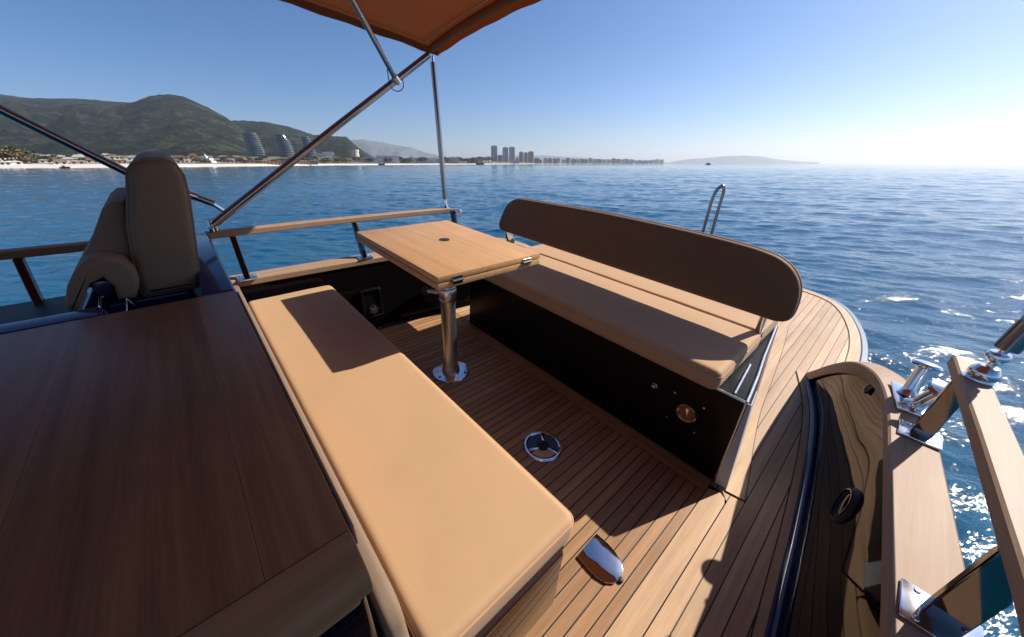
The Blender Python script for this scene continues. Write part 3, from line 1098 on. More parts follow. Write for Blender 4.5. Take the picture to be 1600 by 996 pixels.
# --- bulwarks, both sides
top_in = spline([(0.12, -3.2, 0.56), (0.25, -1.8, 0.56), (0.30, -0.6, 0.56), (0.298, 0.3, 0.56), (0.285, 0.79, 0.56), (0.27, 1.05, 0.56), (0.241, 1.473, 0.56), (0.221, 1.73, 0.56), (0.192, 1.93, 0.556), (0.15, 2.11, 0.53), (0.09, 2.31, 0.455), (0.03, 2.55, 0.30), (-0.03, 2.78, 0.115), (-0.062, 2.92, 0.012)], 6)
top_out = spline([(0.24, -3.2, 0.56), (0.375, -1.8, 0.56), (0.425, -0.6, 0.56), (0.425, 0.3, 0.56), (0.415, 0.83, 0.56), (0.40, 1.08, 0.56), (0.367, 1.473, 0.56), (0.338, 1.78, 0.56), (0.297, 1.99, 0.556), (0.235, 2.17, 0.53), (0.155, 2.38, 0.455), (0.075, 2.61, 0.30), (-0.01, 2.83, 0.115), (-0.052, 2.94, 0.012)], 6)

def bulwark(flip):
    f = (lambda p: Vector(mir(p))) if flip else (lambda p: Vector(p))
    # cap
    rows = []
    th, q = 0.042, 0.006
    for a, b_ in zip(top_in, top_out):
        d = (b_ - a)
        w = d.length
        e = d.normalized()
        dn = Vector((0, 0, -1))
        th = 0.042 if a.y < 1.9 else 0.042 + 0.035 * min(1, (a.y - 1.9) / 0.4)
        rows.append([f(a + dn * (th - q)), f(a + dn * q), f(a + e * q), f(b_ - e * q), f(b_ + dn * q), f(b_ + dn * (th - q)), f(b_ - e * q + dn * th), f(a + e * q + dn * th)])
    bm = loft_bm(rows, True)
    bm.verts.ensure_lookup_table()
    bm.faces.new([bm.verts[i] for i in range(8)])
    k = len(bm.verts)
    bm.faces.new([bm.verts[i] for i in range(k - 8, k)])
    bmesh.ops.recalc_face_normals(bm, faces=bm.faces[:])
    finish("gunwale_cap", bm, M_CAP, boat)
    # inner wall, with a small glossy cove at its foot
    rows = []
    nt_ = len(top_in)
    for i in range(nt_):
        a = top_in[i] + Vector((0.014, 0, -0.030))
        s = i / (nt_ - 1)
        j = min(range(len(wall_bottom)), key=lambda q_: abs(wall_bottom[q_].y - top_in[i].y))
        # interpolate the foot at the same station
        y = top_in[i].y
        ys = [p.y for p in wall_bottom]
        xs = [p.x for p in wall_bottom]
        bx = float(np.interp(y, ys, xs))
        h = max(a.z, 0.02)
        row = [Vector((bx - 0.006, y, 0.004)), Vector((bx - 0.002, y, min(0.014, h * 0.3))), Vector((bx + 0.006, y, min(0.026, h * 0.5))), Vector((bx + 0.008, y, min(0.05, h * 0.7)))]
        b0 = row[3]
        for q_ in range(1, 15):
            t = q_ / 14
            p = b0.lerp(a, t)
            p.x = b0.x + (a.x - b0.x) * t ** 1.4
            row.append(p)
        rows.append([f(p) for p in row])
    bm = loft_bm(rows)
    bmesh.ops.recalc_face_normals(bm, faces=bm.faces[:])
    finish("bulwark_panel", bm, M_BULW, boat, angle=60)
    # glossy half-round moulding along the foot of the panel
    path = [f(Vector((p.x - 0.004, p.y, 0.014))) for p in wall_bottom[:-3]]
    if not flip:
        finish("foot_moulding", tube_bm(path, 0.021, 12), M_NAVYB, boat, angle=60)
    # outer skin down to the water
    rows = []
    for a in top_out:
        aft_x = a.x
        row = [a + Vector((-0.012, 0, -0.035)), Vector((aft_x + 0.01, a.y, min(a.z - 0.04, 0.1))), Vector((aft_x + 0.02, a.y, -0.10)), Vector((aft_x - 0.03, a.y, -0.45)), Vector((aft_x - 0.22, a.y, -0.95))]
        rows.append([f(p) for p in row])
    bm = loft_bm(rows)
    bmesh.ops.recalc_face_normals(bm, faces=bm.faces[:])
    finish("hull_side", bm, M_NAVY, boat, angle=60)
bulwark(False)
bulwark(True)
# stern quarter skin below the deck edge
rows = []
for p in allpath:
    d = Vector((p.x - XC, p.y - 2.0, 0)).normalized()
    rows.append([p + Vector((0, 0, -0.03)), p + Vector((0.012 * d.x, 0.012 * d.y, -0.3)), p + Vector((-0.06 * d.x, -0.06 * d.y, -0.6)), p + Vector((-0.2 * d.x, -0.2 * d.y, -0.95))])
bm = loft_bm(rows)
bmesh.ops.recalc_face_normals(bm, faces=bm.faces[:])
finish("stern_skin", bm, M_NAVY, boat, angle=60)

# recessed steel fitting box on the starboard inner wall
t = thing("recessed_box", "black recessed box with a steel fitting on the dark side wall", "box", (-2.45, 0.84, 0.11))
fr = bmesh.new()
for (y0, y1, z0, z1) in ((0.765, 0.915, 0.112, 0.128), (0.765, 0.915, 0.329, 0.345), (0.765, 0.781, 0.13, 0.327), (0.899, 0.915, 0.13, 0.327)):
    box_bm(-2.462, -2.432, y0, y1, z0, z1, 0.003, 1, fr)
finish("frame", fr, M_LOCKER, t)
finish("recess_back", box_bm(-2.462, -2.444, 0.779, 0.901, 0.126, 0.331), M_LOCKER, t)
finish("steel_dial", lathe_bm([(0.0, 0.026), (0.026, 0.024), (0.034, 0.012), (0.036, 0.0)], (-2.444, 0.845, 0.175), (1, 0, 0.1)), M_CHROME, t)
finish("lever", tube_bm([(-2.425, 0.80, 0.16), (-2.42, 0.82, 0.185), (-2.415, 0.88, 0.19)], 0.007, 8), M_POLE, t)
finish("screw", lathe_bm([(0, 0.005), (0.006, 0.003), (0.007, 0)], (-2.432, 0.907, 0.337), (1, 0, 0)), M_CHROME, t)

# bulwark speaker and fairlead
t = thing("bulwark_light", "round black fitting on the glossy inner wall of the gunwale", "deck fitting", (0.21, 1.385, 0.335))
c0, ax = (0.240, 1.385, 0.335), (-1, -0.10, 0.12)
finish("housing", lathe_bm([(0.070, 0.0), (0.070, 0.012), (0.064, 0.022), (0.055, 0.022), (0.05, 0.014), (0, 0.014)], c0, ax), M_BLACKM, t)
finish("rim", lathe_bm([(0.058, 0.020), (0.058, 0.025), (0.053, 0.025), (0.053, 0.020)], c0, ax), M_NAVY, t)
finish("lens", lathe_bm([(0.048, 0.015), (0.035, 0.020), (0, 0.022)], c0, ax), M_NAVY, t)

t = thing("fairlead", "oval dark rope hole high in the aft end of the glossy gunwale wall", "fairlead", (0.155, 2.03, 0.475))
finish("rim", lathe_bm([(0.026, -0.003), (0.026, 0.002), (0.020, 0.003), (0.020, -0.003)], (0.172, 2.03, 0.475), (-0.96, -0.28, 0.25)), M_NAVY, t)
finish("opening", lathe_bm([(0.0, 0.0015), (0.021, 0.0015)], (0.172, 2.03, 0.475), (-0.96, -0.28, 0.25)), M_BLACKM, t)

# --- table
tb = thing("folding_table", "folded teak table with brass hinged edge on a steel pedestal", "table", (-1.62, 1.0, 0.0))
TX0, TX1, TY0, TY1, TZ = -2.165, -1.243, 0.718, 1.352, 0.844
finish("upper_leaf", box_bm(TX0, TX1, TY0, TY1, TZ - 0.029, TZ, 0.003, 2), M_TABLE, tb)
finish("lower_leaf", box_bm(TX0, TX1, TY0, TY1, TZ - 0.062, TZ - 0.0325, 0.003, 2), M_TABLE, tb)
def hinge(y):
    bm = box_bm(TX1 - 0.001, TX1 + 0.004, y - 0.028, y + 0.028, TZ - 0.050, TZ - 0.012, 0.001, 1)
    merge(bm, tube_bm([(TX1 + 0.006, y - 0.03, TZ - 0.031), (TX1 + 0.006, y + 0.03, TZ - 0.031)], 0.006, 10))
    finish("hinge", bm, M_POLE, tb)
hinge(TY0 + 0.10)
hinge(TY1 - 0.10)
ins = finish("inset_cup", lathe_bm([(0.0, 0.0012), (0.021, 0.0012), (0.027, 0.003), (0.031, 0.002), (0.031, -0.004)], (-1.735, 1.06, TZ)), M_BLACKM, tb)
LX, LY = -1.62, 0.995
finish("upper_tube", lathe_bm([(0.034, 0.5), (0.034, TZ - 0.064)], (LX, LY, 0)), M_SATIN, tb)
finish("mounting_plate", lathe_bm([(0, 0), (0.09, 0), (0.09, 0.012), (0.036, 0.02)], (LX, LY, TZ - 0.064 - 0.02)), M_SATIN, tb)
finish("collar", lathe_bm([(0.034, 0.60), (0.050, 0.598), (0.053, 0.59), (0.053, 0.535), (0.050, 0.527), (0.045, 0.522)], (LX, LY, 0)), M_SATIN, tb)
finish("lower_tube", lathe_bm([(0.058, 0.012), (0.056, 0.03), (0.050, 0.05), (0.0445, 0.07), (0.0445, 0.524), (0.040, 0.53), (0.0, 0.53)], (LX, LY, 0)), M_SATIN, tb)
k = finish("clamp_knob", tube_bm([(LX - 0.04, LY - 0.03, 0.565), (LX - 0.085, LY - 0.055, 0.56), (LX - 0.115, LY - 0.075, 0.557)], [0.013, 0.010, 0.010], 12), M_CHROME, tb)
finish("knob_head", lathe_bm([(0, 0.012), (0.02, 0.012), (0.026, 0.006), (0.026, -0.006), (0.02, -0.012), (0, -0.012)], (LX - 0.12, LY - 0.078, 0.556), (-0.8, -0.5, 0)), M_BLACKM, k)
pl = finish("base_plate", lathe_bm([(0.121, 0.001), (0.121, 0.006), (0.117, 0.010), (0.06, 0.014), (0, 0.014)], (LX, LY, 0), seg=64), M_CHROME, tb)
for a in (40, 160, 280):
    finish("screw", lathe_bm([(0, 0.004), (0.006, 0.003), (0.007, 0)], (LX + 0.095 * math.cos(R_(a)), LY + 0.095 * math.sin(R_(a)), 0.0115)), M_BLACKM, pl)

# --- front bench
fb = thing("front_bench", "long tan cushioned bench with glossy brown base beside the console", "bench", (-1.35, 0.33, 0.0))
finish("base", box_bm(-2.43, -0.305, 0.10, 0.553, 0.008, 0.312, 0.012, 3), gloss("glossy_brown_paint", (0.030, 0.013, 0.008), 0.04, 0.06), fb)
finish("shadow_gap", box_bm(-2.42, -0.310, 0.11, 0.549, 0.313, 0.368, 0.004, 1), M_BLACKM, fb)
cu = finish("seat_cushion", cushion_bm(-2.40, -0.300, 0.106, 0.572, 0.369, 0.466, 0.022, 0.006, 60, 16, 1.0, 0.03), M_LEATHER, fb, angle=60)
finish("stitching", tube_bm(seam_path(-2.40, -0.300, 0.106, 0.572, 0.449, 0.03, 0.0005), 0.0032, 8, cap=False), M_LEATHER, cu)
# upright pad against the console
outline = [(-2.36, 0.585)] + [(-0.435 + 0.07 * math.sin(R_(a)), 0.515 + 0.07 * math.cos(R_(a))) for a in range(0, 91, 10)] + [(-0.358, 0.48), (-0.345, 0.44), (-0.34, 0.40), (-2.40, 0.40), (-2.40, 0.55)]
finish("back_pad", prism_bm(outline, 'y', 0.056, 0.096, 0.014, 4), M_LEATHER_SHADE, fb, angle=60)

# --- wet bar / console
cs = thing("console_cabinet", "console with broad dark varnished wood top and glossy black sides", "cabinet", (-0.95, -0.4, 0.0))
finish("wood_top", box_bm(-1.60, -0.408, -1.05, 0.050, 0.790, 0.830, 0.004, 2), M_CONSOLE, cs)
# rounded-over end board
prof = [(-0.4065, 0.790), (-0.4065, 0.830)] + [(-0.392, 0.8295), (-0.345, 0.815), (-0.336, 0.809), (-0.332, 0.798), (-0.330, 0.775), (-0.405, 0.775)]
finish("end_board", prism_bm(prof, 'y', -1.05, 0.050, 0.004, 2), M_EDGE_RAIL_SHADE, cs)
M_EDGE_RAIL_SHADE.node_tree.nodes['Principled BSDF'].inputs['Specular IOR Level'].default_value = 0.1
finish("lower_moulding", box_bm(-0.42, -0.338, -1.05, 0.030, 0.745, 0.772, 0.005, 2), M_EDGE_RAIL_SHADE, cs)
finish("body", box_bm(-1.60, -0.345, -1.05, 0.040, 0.008, 0.744, 0.012, 3), M_NAVY, cs)
finish("aft_trim", box_bm(-1.60, -0.415, 0.0515, 0.058, 0.770, 0.822, 0.002, 1), M_LEATHER_SHADE, cs)
# glossy coaming beyond the wood
finish("aft_coaming", box_bm(-2.62, -1.603, -0.045, 0.052, 0.60, 0.832, 0.014, 4), M_NAVYB, cs)
finish("well_floor", box_bm(-2.62, -1.603, -1.05, -0.047, 0.008, 0.60, 0.006, 2), M_BLACKM, cs)
finish("side_coaming", box_bm(-1.70, -1.604, -1.20, -0.30, 0.61, 0.828, 0.014, 4), M_NAVYB, cs)

# --- helm seat
hsx0, hsx1 = -1.88, -2.36
hsn = thing("helm_seat", "brown upholstered helm seat with tall slanting backrest and folded bolster", "seat", (-2.1, -0.25, 0.6))
bp = [(-0.129, 1.19), (-0.118, 1.225), (-0.095, 1.250), (-0.058, 1.262), (-0.012, 1.262), (0.015, 1.243), (0.026, 1.205), (0.019, 1.13), (-0.012, 0.96), (-0.05, 0.775), (-0.06, 0.765), (-0.215, 0.765), (-0.225, 0.776), (-0.215, 0.86), (-0.18, 1.03)]
finish("backrest", prism_bm(bp[::-1], 'x', hsx1, hsx0, 0.028, 5), M_LEATHER_SHADE, hsn, angle=60)
roll = [(-0.406, 0.816), (-0.382, 0.87), (-0.347, 0.92), (-0.306, 0.951), (-0.266, 0.957), (-0.227, 0.936), (-0.208, 0.891), (-0.211, 0.841), (-0.236, 0.787), (-0.284, 0.79), (-0.277, 0.844), (-0.293, 0.88), (-0.33, 0.864), (-0.362, 0.816), (-0.396, 0.771), (-0.413, 0.781)]
pad_ = [(-0.405, 0.829), (-0.294, 0.988), (-0.229, 1.094), (-0.202, 1.116), (-0.166, 1.117), (-0.168, 1.077), (-0.177, 1.019), (-0.211, 0.874), (-0.23, 0.798)]
def smooth_outline(pl, n=3):
    p = [Vector((a, b_, 0)) for a, b_ in pl]
    p = p + [p[0], p[1]]
    q = spline([p[-3]] + p, n)[n:]
    out = []
    for v in q:
        t2 = (v.x, v.y)
        if not any(abs(t2[0] - w[0]) + abs(t2[1] - w[1]) < 1e-4 for w in out):
            out.append(t2)
    return out
pc = [(y, z) for y, z in bp]
finish("piping", tube_bm([(hsx0 - 0.026, y, z) for y, z in pc + pc[:1]], 0.0065, 8, cap=False), M_LEATHER_SHADE, hsn)
finish("folded_pad", prism_bm(pad_[::-1], 'x', -2.38, -1.93, 0.022, 4), M_LEATHER_SHADE, hsn, angle=60)
finish("bolster", prism_bm(roll[::-1], 'x', -2.36, -1.83, 0.016, 4), M_LEATHER_SHADE, hsn, angle=60)
bm = tube_bm([(-1.9, -0.36, 0.70), (-1.9, -0.33, 0.79), (-1.9, -0.30, 0.81)], 0.010, 12)
tube_bm([(-1.9, -0.29, 0.70), (-1.9, -0.27, 0.77), (-1.9, -0.26, 0.74)], 0.009, 12, bm)
merge(bm, lathe_bm([(0, 0.03), (0.028, 0.028), (0.032, 0)], (-1.9, -0.31, 0.83), (1, 0, 0)))
finish("swivel_bracket", bm, M_CHROME, hsn)
finish("pedestal", box_bm(-2.3, -1.92, -0.40, -0.08, 0.603, 0.758, 0.02, 3), M_NAVYB, hsn)

# --- rear bench
rb = thing("rear_bench", "aft bench with tan seat cushions and long rounded backrest darkened for shade", "bench", (-1.2, 1.95, 0.0))
poly = [(-0.134, 1.48), (-0.165, 1.70), (-0.205, 1.95), (-0.262, 2.40), (-0.40, 2.46), (-1.8, 2.46), (-1.94, 2.40), (-2.0, 1.95), (-2.04, 1.70), (-2.068, 1.48)]
bm = bmesh.new()
lo = [(x + (0.046 if x > XC else -0.046) * (1 if y > 1.5 else 0.4), y, 0.010) for x, y in poly]
hi = [(x, y, 0.47) for x, y in poly]
loft_bm([lo, hi], True, bm)
bm.verts.ensure_lookup_table()
bm.faces.new([bm.verts[i] for i in range(10)])
bm.faces.new([bm.verts[i] for i in range(10, 20)][::-1])
bmesh.ops.recalc_face_normals(bm, faces=bm.faces[:])
finish("base", bm, M_LOCKER, rb)
bm = tube_bm([(-0.137, 1.478, 0.01), (-0.151, 1.478, 0.475)], 0.007, 10)
tube_bm([(-0.151, 1.478, 0.475), (-0.30, 1.478, 0.475)], 0.006, 10, bm)
tube_bm([(-0.151, 1.478, 0.478), (-0.18, 1.72, 0.478), (-0.215, 1.95, 0.478), (-0.27, 2.38, 0.478)], 0.006, 10, bm)
tube_bm([(-0.205, 1.50, 0.478), (-0.235, 1.80, 0.478)], 0.005, 10, bm)
finish("edge_trim", bm, M_TRIM, rb)
# wide bright side strip at the port corner, from the floor up to the trim
bm = loft_bm([[(-0.134, 1.474, 0.010), (-0.088, 1.484, 0.010), (-0.10, 1.60, 0.010)], [(-0.156, 1.474, 0.474), (-0.136, 1.482, 0.474), (-0.150, 1.60, 0.474)]])
bmesh.ops.recalc_face_normals(bm, faces=bm.faces[:])
bmesh.ops.solidify(bm, geom=bm.faces[:], thickness=-0.003)
finish("corner_plate", bm, plain_early("corner_plate_grey", (0.50, 0.55, 0.62), 0.35), rb)
c1 = finish("seat_cushion", cushion_bm(-2.03, -0.262, 1.435, 1.995, 0.478, 0.572, 0.026, 0.006, 50, 16, 5.0, 0.03), M_LEATHER, rb, angle=60)
finish("stitching", tube_bm(seam_path(-2.03, -0.262, 1.435, 1.995, 0.548, 0.03), 0.002, 6, cap=False), M_LEATHER, c1)
finish("rear_cushion", cushion_bm(-2.03, -0.268, 2.003, 2.36, 0.478, 0.572, 0.012, 0.004, 50, 10, 9.0, 0.02), M_LEATHER, rb, angle=60)
# backrest: long panel with rounded upper corners, leaning slightly aft
def back_outline():
    pts = [(-0.235, 0.676), (-0.195, 0.690), (-0.180, 0.73), (-0.186, 0.80), (-0.205, 0.858), (-0.240, 0.905), (-0.290, 0.940), (-0.36, 0.962), (-0.50, 0.976), (-0.80, 0.984), (-1.30, 0.984), (-1.70, 0.972),
           (-2.00, 0.962), (-2.10, 0.955), (-2.16, 0.935), (-2.21, 0.895), (-2.245, 0.83), (-2.27, 0.745), (-2.262, 0.710), (-2.235, 0.690), (-2.2, 0.684)]
    p = spline([(x, z, 0) for x, z in pts], 4)
    return [(q.x, q.y) for q in p]
ol = back_outline()
# lean: done by shearing y with z after the prism is built
ol2 = []
for x_, z_ in ol:
    k_ = 1.885 / (1.905 + 0.16 * (z_ - 0.68))
    ol2.append((x_ * k_, 1.4 - (1.4 - z_) * k_))
ol = ol2
bm = prism_bm(ol, 'y', 1.885, 1.945, 0.020, 5)
for v in bm.verts:
    v.co.y += (v.co.z - 0.68) * 0.03
brs = finish("backrest", bm, M_BACKREST_SHADE, rb, angle=60)
ring_pts = [(x, 1.922 + (z - 0.68) * 0.03, z) for x, z in ol]
# piping a touch outside the rim
cx_, cz_ = -1.2, 0.83
ring_pts.append(ring_pts[0])
finish("piping", tube_bm([(x, y + 0.002, z) for x, y, z in ring_pts], 0.005, 8, cap=False), M_LEATHER, brs)
for x in (-0.285, -2.20):
    bm = prism_bm([(1.93, 0.70), (1.975, 0.72), (2.07, 0.52), (2.06, 0.475), (1.99, 0.475), (1.99, 0.53)], 'x', x - 0.014, x + 0.014, 0.003, 2)
    finish("backrest_bracket", bm, M_CHROME, rb)
# locker catch on the dark front
lt = thing("locker_catch", "round steel catch with copper reflection in its colour, on the dark bench front", "latch", (-0.345, 1.472, 0.28))
c0, ax = (-0.345, 1.4795, 0.28), (0, -1, 0)
finish("cup", lathe_bm([(0.046, 0.0), (0.046, 0.007), (0.042, 0.010), (0.038, 0.008), (0.034, 0.003), (0, 0.002)], c0, ax), metal("copper_reflection_steel", (0.55, 0.30, 0.16), 0.25), lt)  # copper colour stands in for a warm reflection on the steel
finish("ring_pull", box_bm(-0.352, -0.338, 1.462, 1.476, 0.262, 0.318, 0.003, 2), M_CHROME, lt)
for x, z in ((-0.42, 0.205), (-0.285, 0.205), (-0.42, 0.355), (-0.285, 0.355)):
    finish("screw", lathe_bm([(0, 0.004), (0.005, 0.003), (0.006, 0)], (x, 1.4755, z), ax, 12), M_CHROME, lt)
t = thing("steel_stud", "tiny steel stud on the dark bench front above the floor disc", "stud", (-0.52, 1.47, 0.33))
finish("stud", lathe_bm([(0, 0.014), (0.010, 0.012), (0.012, 0.004), (0.016, 0)], (-0.52, 1.4795, 0.33), ax, 16), M_CHROME, t)

# --- floor fittings
fd = thing("floor_disc", "round steel three spoked floor fitting near the bench", "deck fitting", (-0.80, 1.01, 0.0))
CXD, CYD = -0.80, 1.012
finish("outer_ring", lathe_bm([(0.098, 0.001), (0.099, 0.006), (0.094, 0.011), (0.086, 0.011), (0.080, 0.006), (0.079, 0.001)], (CXD, CYD, 0), seg=64), M_CHROME, fd)
finish("dished_plate", lathe_bm([(0.079, 0.004), (0.05, 0.0015), (0, 0.001)], (CXD, CYD, 0), seg=48), M_NAVY, fd)
for a in (15, 135, 255):
    bm = box_bm(CXD + 0.02, CXD + 0.083, CYD - 0.009, CYD + 0.009, 0.004, 0.011, 0.003, 2)
    bmesh.ops.rotate(bm, verts=bm.verts, cent=(CXD, CYD, 0), matrix=Matrix.Rotation(R_(a), 3, 'Z'))
    finish("spoke", bm, M_CHROME, fd)
finish("hub", lathe_bm([(0.030, 0.003), (0.030, 0.012), (0.024, 0.016), (0.018, 0.014), (0, 0.013)], (CXD, CYD, 0)), M_BLACKM, fd)
finish("orange_reflection", prism_bm([(CXD + 0.03 * math.cos(R_(a)), CYD + 0.03 * math.sin(R_(a))) for a in (262, 290, 320, 350, 368)] + [(CXD + 0.076 * math.cos(R_(a)), CYD + 0.076 * math.sin(R_(a))) for a in (368, 350, 330, 310, 290, 268)], 'z', 0.0045, 0.0065), metal("orange_reflection_tint", (0.75, 0.32, 0.14), 0.3), fd)  # orange reflection in the dish, painted as a thin coloured sector

sp = thing("shield_plate", "shield shaped polished steel plate on the teak by the bench corner", "deck plate", (-0.28, 0.79, 0.0))
shape = [(-0.352, 0.853), (-0.349, 0.727)] + [(-0.30, 0.722), (-0.262, 0.722), (-0.228, 0.732), (-0.206, 0.755), (-0.199, 0.785), (-0.206, 0.815), (-0.228, 0.838), (-0.262, 0.850), (-0.30, 0.855)]
finish("plate", prism_bm(shape, 'z', 0.003, 0.010, 0.002, 2), M_MIRR, sp)
finish("finger_notch", lathe_bm([(0.010, 0.0), (0.010, 0.006), (0.007, 0.008), (0, 0.008)], (-0.197, 0.785, 0.003), seg=20), M_BLACKM, sp)

# --- rails
def stanchion(parent, x, y, z0, z1, wx, wy, dx=0.0, m=None):
    bm = bmesh.new()
    rows = []
    for k in range(2):
        z = (z0, z1)[k]
        ox = dx * k
        rows.append([(x + ox - wx / 2, y - wy / 2, z), (x + ox + wx / 2, y - wy / 2, z), (x + ox + wx / 2, y + wy / 2, z), (x + ox - wx / 2, y + wy / 2, z)])
    loft_bm(rows, True, bm)
    bm.verts.ensure_lookup_table()
    bm.faces.new([bm.verts[i] for i in range(4)])
    bm.faces.new([bm.verts[i] for i in range(4, 8)])
    bmesh.ops.recalc_face_normals(bm, faces=bm.faces[:])
    bmesh.ops.bevel(bm, geom=bm.edges[:], offset=0.0035, segments=2, affect='EDGES', profile=0.5)
    st = finish("stanchion", bm, m or M_POST, parent, angle=20)
    bp_ = box_bm(x - wx * 0.85 - 0.01, x + wx * 0.85 + 0.01, y - 0.05, y + 0.05, z0 - 0.001, z0 + 0.007, 0.0025, 2)
    for sx, sy in ((-1, -1), (1, -1), (-1, 1), (1, 1)):
        merge(bp_, lathe_bm([(0, 0.0035), (0.005, 0.0025), (0.006, 0)], (x + sx * (wx * 0.6), y + sy * 0.037, z0 + 0.007), seg=10))
    finish("foot_plate", bp_, M_CHROME, st)

def rail_bm(path, w, h):
    rows = []
    P = [Vector(p) for p in path]
    for i, p in enumerate(P):
        a, b_ = P[max(i - 1, 0)], P[min(i + 1, len(P) - 1)]
        d = (b_ - a)
        d.z = 0
        d.normalize()
        o = Vector((d.y, -d.x, 0))
        q = 0.005
        prof = [(-w / 2, -h / 2 + q), (-w / 2, h / 2 - q), (-w / 2 + q, h / 2), (w / 2 - q, h / 2), (w / 2, h / 2 - q), (w / 2, -h / 2 + q), (w / 2 - q, -h / 2), (-w / 2 + q, -h / 2)]
        rows.append([p + o * s + Vector((0, 0, t_)) for s, t_ in prof])
    bm = loft_bm(rows, True)
    bm.verts.ensure_lookup_table()
    k = len(bm.verts)
    bm.faces.new([bm.verts[i] for i in range(8)])
    bm.faces.new([bm.verts[i] for i in range(k - 8, k)])
    bmesh.ops.recalc_face_normals(bm, faces=bm.faces[:])
    return bm

# starboard side rail beside the cockpit
sr = thing("side_rail", "teak handrail on steel stanchions beyond the table, at the cockpit side", "railing", (-2.62, 0.8, 0.56), "teak handrails round the boat")
finish("handrail", rail_bm([(-2.63, 0.04, 0.812), (-2.645, 0.6, 0.812), (-2.64, 1.2, 0.812), (-2.61, 1.66, 0.812)], 0.062, 0.036), M_RAIL, sr)
for y, x in ((0.155, -2.50), (0.865, -2.505)):
    stanchion(sr, x - 0.02, y, 0.562, 0.794, 0.045, 0.03, -0.10, M_POST_DARK_REFL)
stanchion(sr, -2.50, 1.66, 0.562, 0.80, 0.045, 0.03, -0.06, M_POST_DARK_REFL)
finish("end_bracket", box_bm(-2.60, -2.52, 1.665, 1.725, 0.80, 0.825, 0.004, 2), M_CHROME, sr)
# forward starboard rail; its shade is put into a darker wood colour
sf = thing("side_rail", "dark shaded handrail and stanchion at the far left behind the helm seat", "railing", (-2.62, -0.8, 0.56), "teak handrails round the boat")
finish("handrail", rail_bm([(-2.66, -0.33, 0.815), (-2.665, -0.6, 0.815), (-2.64, -1.1, 0.825), (-2.58, -1.9, 0.83)], 0.062, 0.036), M_EDGE_RAIL_SHADE, sf)
stanchion(sf, -2.55, -0.64, 0.562, 0.797, 0.045, 0.03, -0.10, M_POST_DARK_REFL)
# port rail
pr = thing("side_rail", "teak handrail close to the camera above the port gunwale", "railing", (0.32, 0.9, 0.56), "teak handrails round the boat")
finish("handrail", rail_bm([(0.302, 1.738, 0.81), (0.318, 1.50, 0.81), (0.336, 1.25, 0.81), (0.352, 1.0, 0.81), (0.366, 0.78, 0.81), (0.38, 0.3, 0.81), (0.375, -0.6, 0.81)], 0.064, 0.040), M_RAIL, pr)
stanchion(pr, 0.305, 1.635, 0.562, 0.792, 0.050, 0.022, 0.005)
stanchion(pr, 0.352, 0.905, 0.562, 0.792, 0.058, 0.022, 0.005)
stanchion(pr, 0.37, 0.0, 0.562, 0.792, 0.058, 0.022, 0.005)

# --- cleat
cl = thing("mooring_cleat", "polished steel double bollard cleat on the port gunwale", "cleat", (0.28, 1.87, 0.56))
finish("base_plate", box_bm(0.225, 0.335, 1.765, 1.985, 0.561, 0.570, 0.004, 2, rot=Matrix.Rotation(R_(8), 3, 'Z')), M_CHROME, cl)
for (a, b_) in (((0.262, 1.90, 0.568), (0.262, 1.925, 0.685)), ((0.285, 1.83, 0.568), (0.31, 1.80, 0.665))):
    a, b_ = Vector(a), Vector(b_)
    d = (b_ - a).normalized()
    L = (b_ - a).length
    finish("bollard", lathe_bm([(0.034, 0), (0.026, 0.012), (0.022, 0.03), (0.022, L)], a, d, 24), M_CHROME, cl)
    finish("bollard_head", lathe_bm([(0, -0.002), (0.03, 0), (0.042, 0.006), (0.044, 0.012), (0.038, 0.020), (0.02, 0.025), (0, 0.026)], b_, d, 28), M_CHROME, cl)

# --- swim ladder handles at the stern
ld = thing("boarding_ladder", "looped steel ladder handle rising behind the rear backrest", "ladder", (-1.66, 4.95, 0.0))
lp = spline([(-1.70, 4.94, 0.0), (-1.70, 4.94, 0.3), (-1.71, 4.95, 0.62), (-1.715, 4.96, 0.80), (-1.70, 4.975, 0.90), (-1.668, 5.0, 0.955), (-1.645, 5.02, 0.945), (-1.632, 5.03, 0.88), (-1.628, 5.02, 0.72), (-1.61, 5.0, 0.3), (-1.60, 5.0, 0.0)], 6)
finish("handle_loop", tube_bm(lp, 0.019, 12), M_POLE, ld)
bm = lathe_bm([(0.045, 0.009), (0.045, 0.018), (0.02, 0.03)], (-1.70, 4.94, 0), seg=20)
merge(bm, lathe_bm([(0.045, 0.009), (0.045, 0.018), (0.02, 0.03)], (-1.60, 5.0, 0), seg=20))
finish("foot_flange", bm, M_CHROME, ld)
sh = thing("stern_rail", "low dark rail at the stern just behind the rear backrest top", "railing", (-1.4, 4.6, 0.0))
finish("rail_bar", tube_bm([(-1.95, 4.55, 0.0), (-1.95, 4.55, 0.30), (-1.93, 4.55, 0.325), (-1.22, 4.55, 0.325), (-1.2, 4.55, 0.30), (-1.2, 4.55, 0.0)], 0.016, 10), M_POLE, sh)
finish("rail_foot", lathe_bm([(0.04, 0.009), (0.04, 0.02), (0, 0.022)], (-1.2, 4.55, 0), seg=18), M_CHROME, sh)
finish("rail_foot", lathe_bm([(0.04, 0.009), (0.04, 0.02), (0, 0.022)], (-1.95, 4.55, 0), seg=18), M_CHROME, sh)

